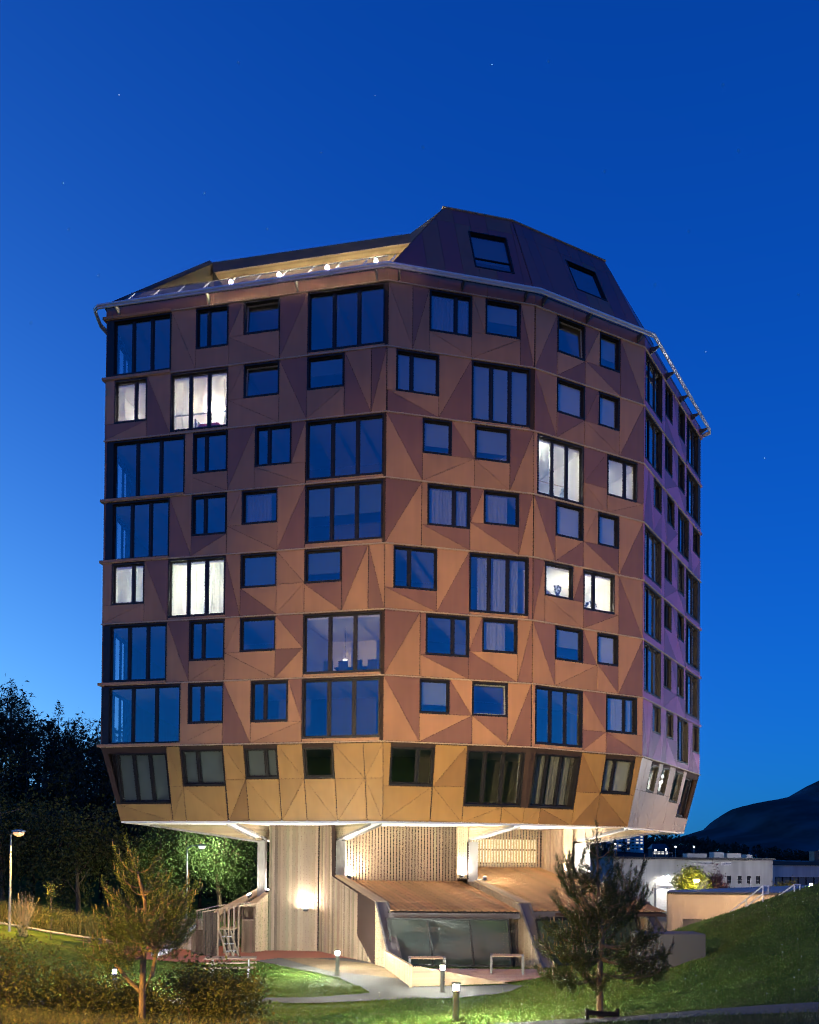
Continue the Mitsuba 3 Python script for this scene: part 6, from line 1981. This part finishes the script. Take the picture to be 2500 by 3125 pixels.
for x, h in ((43.2, 1.3), (44.4, 1.6), (44.75, 1.7), (45.1, 1.6)):
    MB().tube([(x, 90, 4.4), (x, 90, 4.4 + h)], 0.12, 8).build('pipe', 'm_grey_metal', k)
MB().box((43.8, 90.5, 5.0), (2.4, 1.2, 1.1)).build('plinth', 'm_dark_metal', k)

# beige timber shed behind the hill
k = label(numbered('beige_shed'), 'low beige timber shed with flat dark roof behind the grass hill', 'building')
SX0, SX1, SY = 13.62, 27.0, 45.0
frs_ = wall_frame((SX0, SY), (SX1, SY), 0)
principled('m_beige', (0.56, 0.45, 0.33), 0.7, 0.3)
wn = [sbox(0.75, 0.4, 2.95, 1.55), sbox(5.2, 0.4, 7.2, 1.55)]
MB().holed(sbox(0, -0.3, SX1 - SX0, 2.85).difference(shapely.union_all(wn)), frs_, -0.2, -0.02).build('wall', 'm_beige', k)
m = MB()
n = int((SX1 - SX0) / 0.125)
for i in range(n):
    a = (i + 0.5) * 0.125
    if any(w.bounds[0] - 0.06 < a < w.bounds[2] + 0.06 for w in wn):
        m.rect(frs_, a - 0.03, a + 0.03, 1.62, 2.85, -0.02, 0.0)
        m.rect(frs_, a - 0.03, a + 0.03, -0.3, 0.34, -0.02, 0.0)
    else:
        m.rect(frs_, a - 0.03, a + 0.03, -0.3, 2.85, -0.02, 0.0)
label(m.build('batten', 'm_beige', k), None, kind='stuff')
for w in wn:
    a, b, c, d = w.bounds
    kw = MB().holed(sbox(a - 0.06, b - 0.06, c + 0.06, d + 0.06).difference(w.buffer(-0.03)).difference(sbox((a + c) / 2 - 0.5, b + 0.04, (a + c) / 2 - 0.501, d)), frs_, -0.08, 0.02).rect(frs_, (a + c) / 2 - 0.04, (a + c) / 2 + 0.04, b + 0.03, d - 0.03, -0.08, 0.018).build('window', 'm_beige', k)
    for x0, x1 in ((a + 0.03, (a + c) / 2 - 0.04), ((a + c) / 2 + 0.04, c - 0.03)):
        MB().rect(frs_, x0, x1, b + 0.03, d - 0.03, -0.06, -0.05).build('pane', 'm_grey_steel', kw)
MB().rect(wall_frame((SX0 + 0.6, SY + 1.5), (SX0, SY), 0), 0, 1.6, -0.3, 2.85, -0.2, -0.002).build('wall', 'm_beige', k)
v = [(SX0 - 0.1, SY - 0.12, 2.86), (SX1, SY - 0.12, 2.86), (SX1, SY + 12, 2.92), (SX0 + 0.55, SY + 1.6, 2.87)]
MB().hexa(np.array(v + [np.array(x) + [0, 0, 0.10] for x in v])).build('roof', 'm_dark_metal', k)
MB().rect(frs_, 8.2, 8.35, 1.3, 1.5, 0.0, 0.1).build('junction_box', 'm_black', k)

# trees and lamps in the yard
k = label(numbered('yard_tree'), 'round leafy tree lit yellow by a lamp before the white hall', 'tree')
broadleaf(k, (20.9, 63.5, 0), 4.15, 1.25, 5200, 0.085, [(0.07, 0.11, 0.02), (0.10, 0.13, 0.03)], 71, 0.09, 0.62, 1.6)
k = label(numbered('yard_tree'), 'purple leaved tree right of the yellow lit tree', 'tree')
broadleaf(k, (23.7, 65.5, 0), 3.55, 1.25, 3200, 0.075, PURP, 72, 0.08, 0.64, 1.2)
k = label(numbered('yard_tree'), 'pale green round tree before the far right hall', 'tree')
broadleaf(k, (25.6, 58.5, 0), 3.2, 1.1, 3400, 0.07, YEL, 73, 0.07, 0.66, 0.95)
street_lamp(20.55, 61.6, 3.05, 'low lamp glowing orange in front of the yellow lit tree', 1500, arm=(0.12, -0.1), tint=(1.0, 0.66, 0.16), r=0.09, width=0.03)
k = label(numbered('hill_lamp'), 'small bright white lamp on the crest of the right hill', 'lamp')
hx, hy = 15.75, 33.5
hz = 3.72
MB().tube([(hx, hy, ground_at(hx, hy) - 0.1), (hx, hy, hz - 0.05)], 0.05, 8).build('post', 'm_grey_metal', k)
v, f = sphere((hx, hy, hz), 0.075)
obj('bulb', (v, f), 'm_white', k, True, emitter=area(600, 620, 650, w=0.5))

# the brighter stars of the evening sky, far beyond everything
m = MB()
for az, el, sz in ((5.1, 43.1, 1.0), (8.9, 43.0, 0.8), (-22.6, 36.2, 1.1), (-14.0, 37.2, 1.1), (-19.4, 40.3, 0.7), (20.9, 38.1, 0.8), (22.5, 23.6, 1.0), (20.0, 40.8, 0.7), (-20.5, 32.6, 0.8), (-18.6, 31.5, 0.9), (-22.3, 34.3, 0.6), (0.5, 40.0, 0.6), (15.9, 33.1, 0.6), (19.0, 29.5, 0.7),
                   (-24.3, 29.7, 0.5), (12.6, 38.4, 0.5), (-9.9, 36.1, 0.5), (-6.4, 39.6, 0.5), (-11.9, 42.6, 0.5), (17.9, 35.2, 0.5), (24.4, 31.3, 0.5), (-2.8, 42.0, 0.45), (22.3, 44.1, 0.5)):
    a, e = math.radians(az), math.radians(el)
    d = np.array((math.sin(a) * math.cos(e), math.cos(a) * math.cos(e), math.sin(e)))
    v, f = sphere((0, 0, 0), 1.0 * sz, 0)
    m.add(v + d * 3600, f)
m.build('stars', 'm_white', emitter=area(2.6, 2.8, 3.2, w=0.001))
label('stars', 'a few faint stars in the blue evening sky', 'star', kind='stuff')
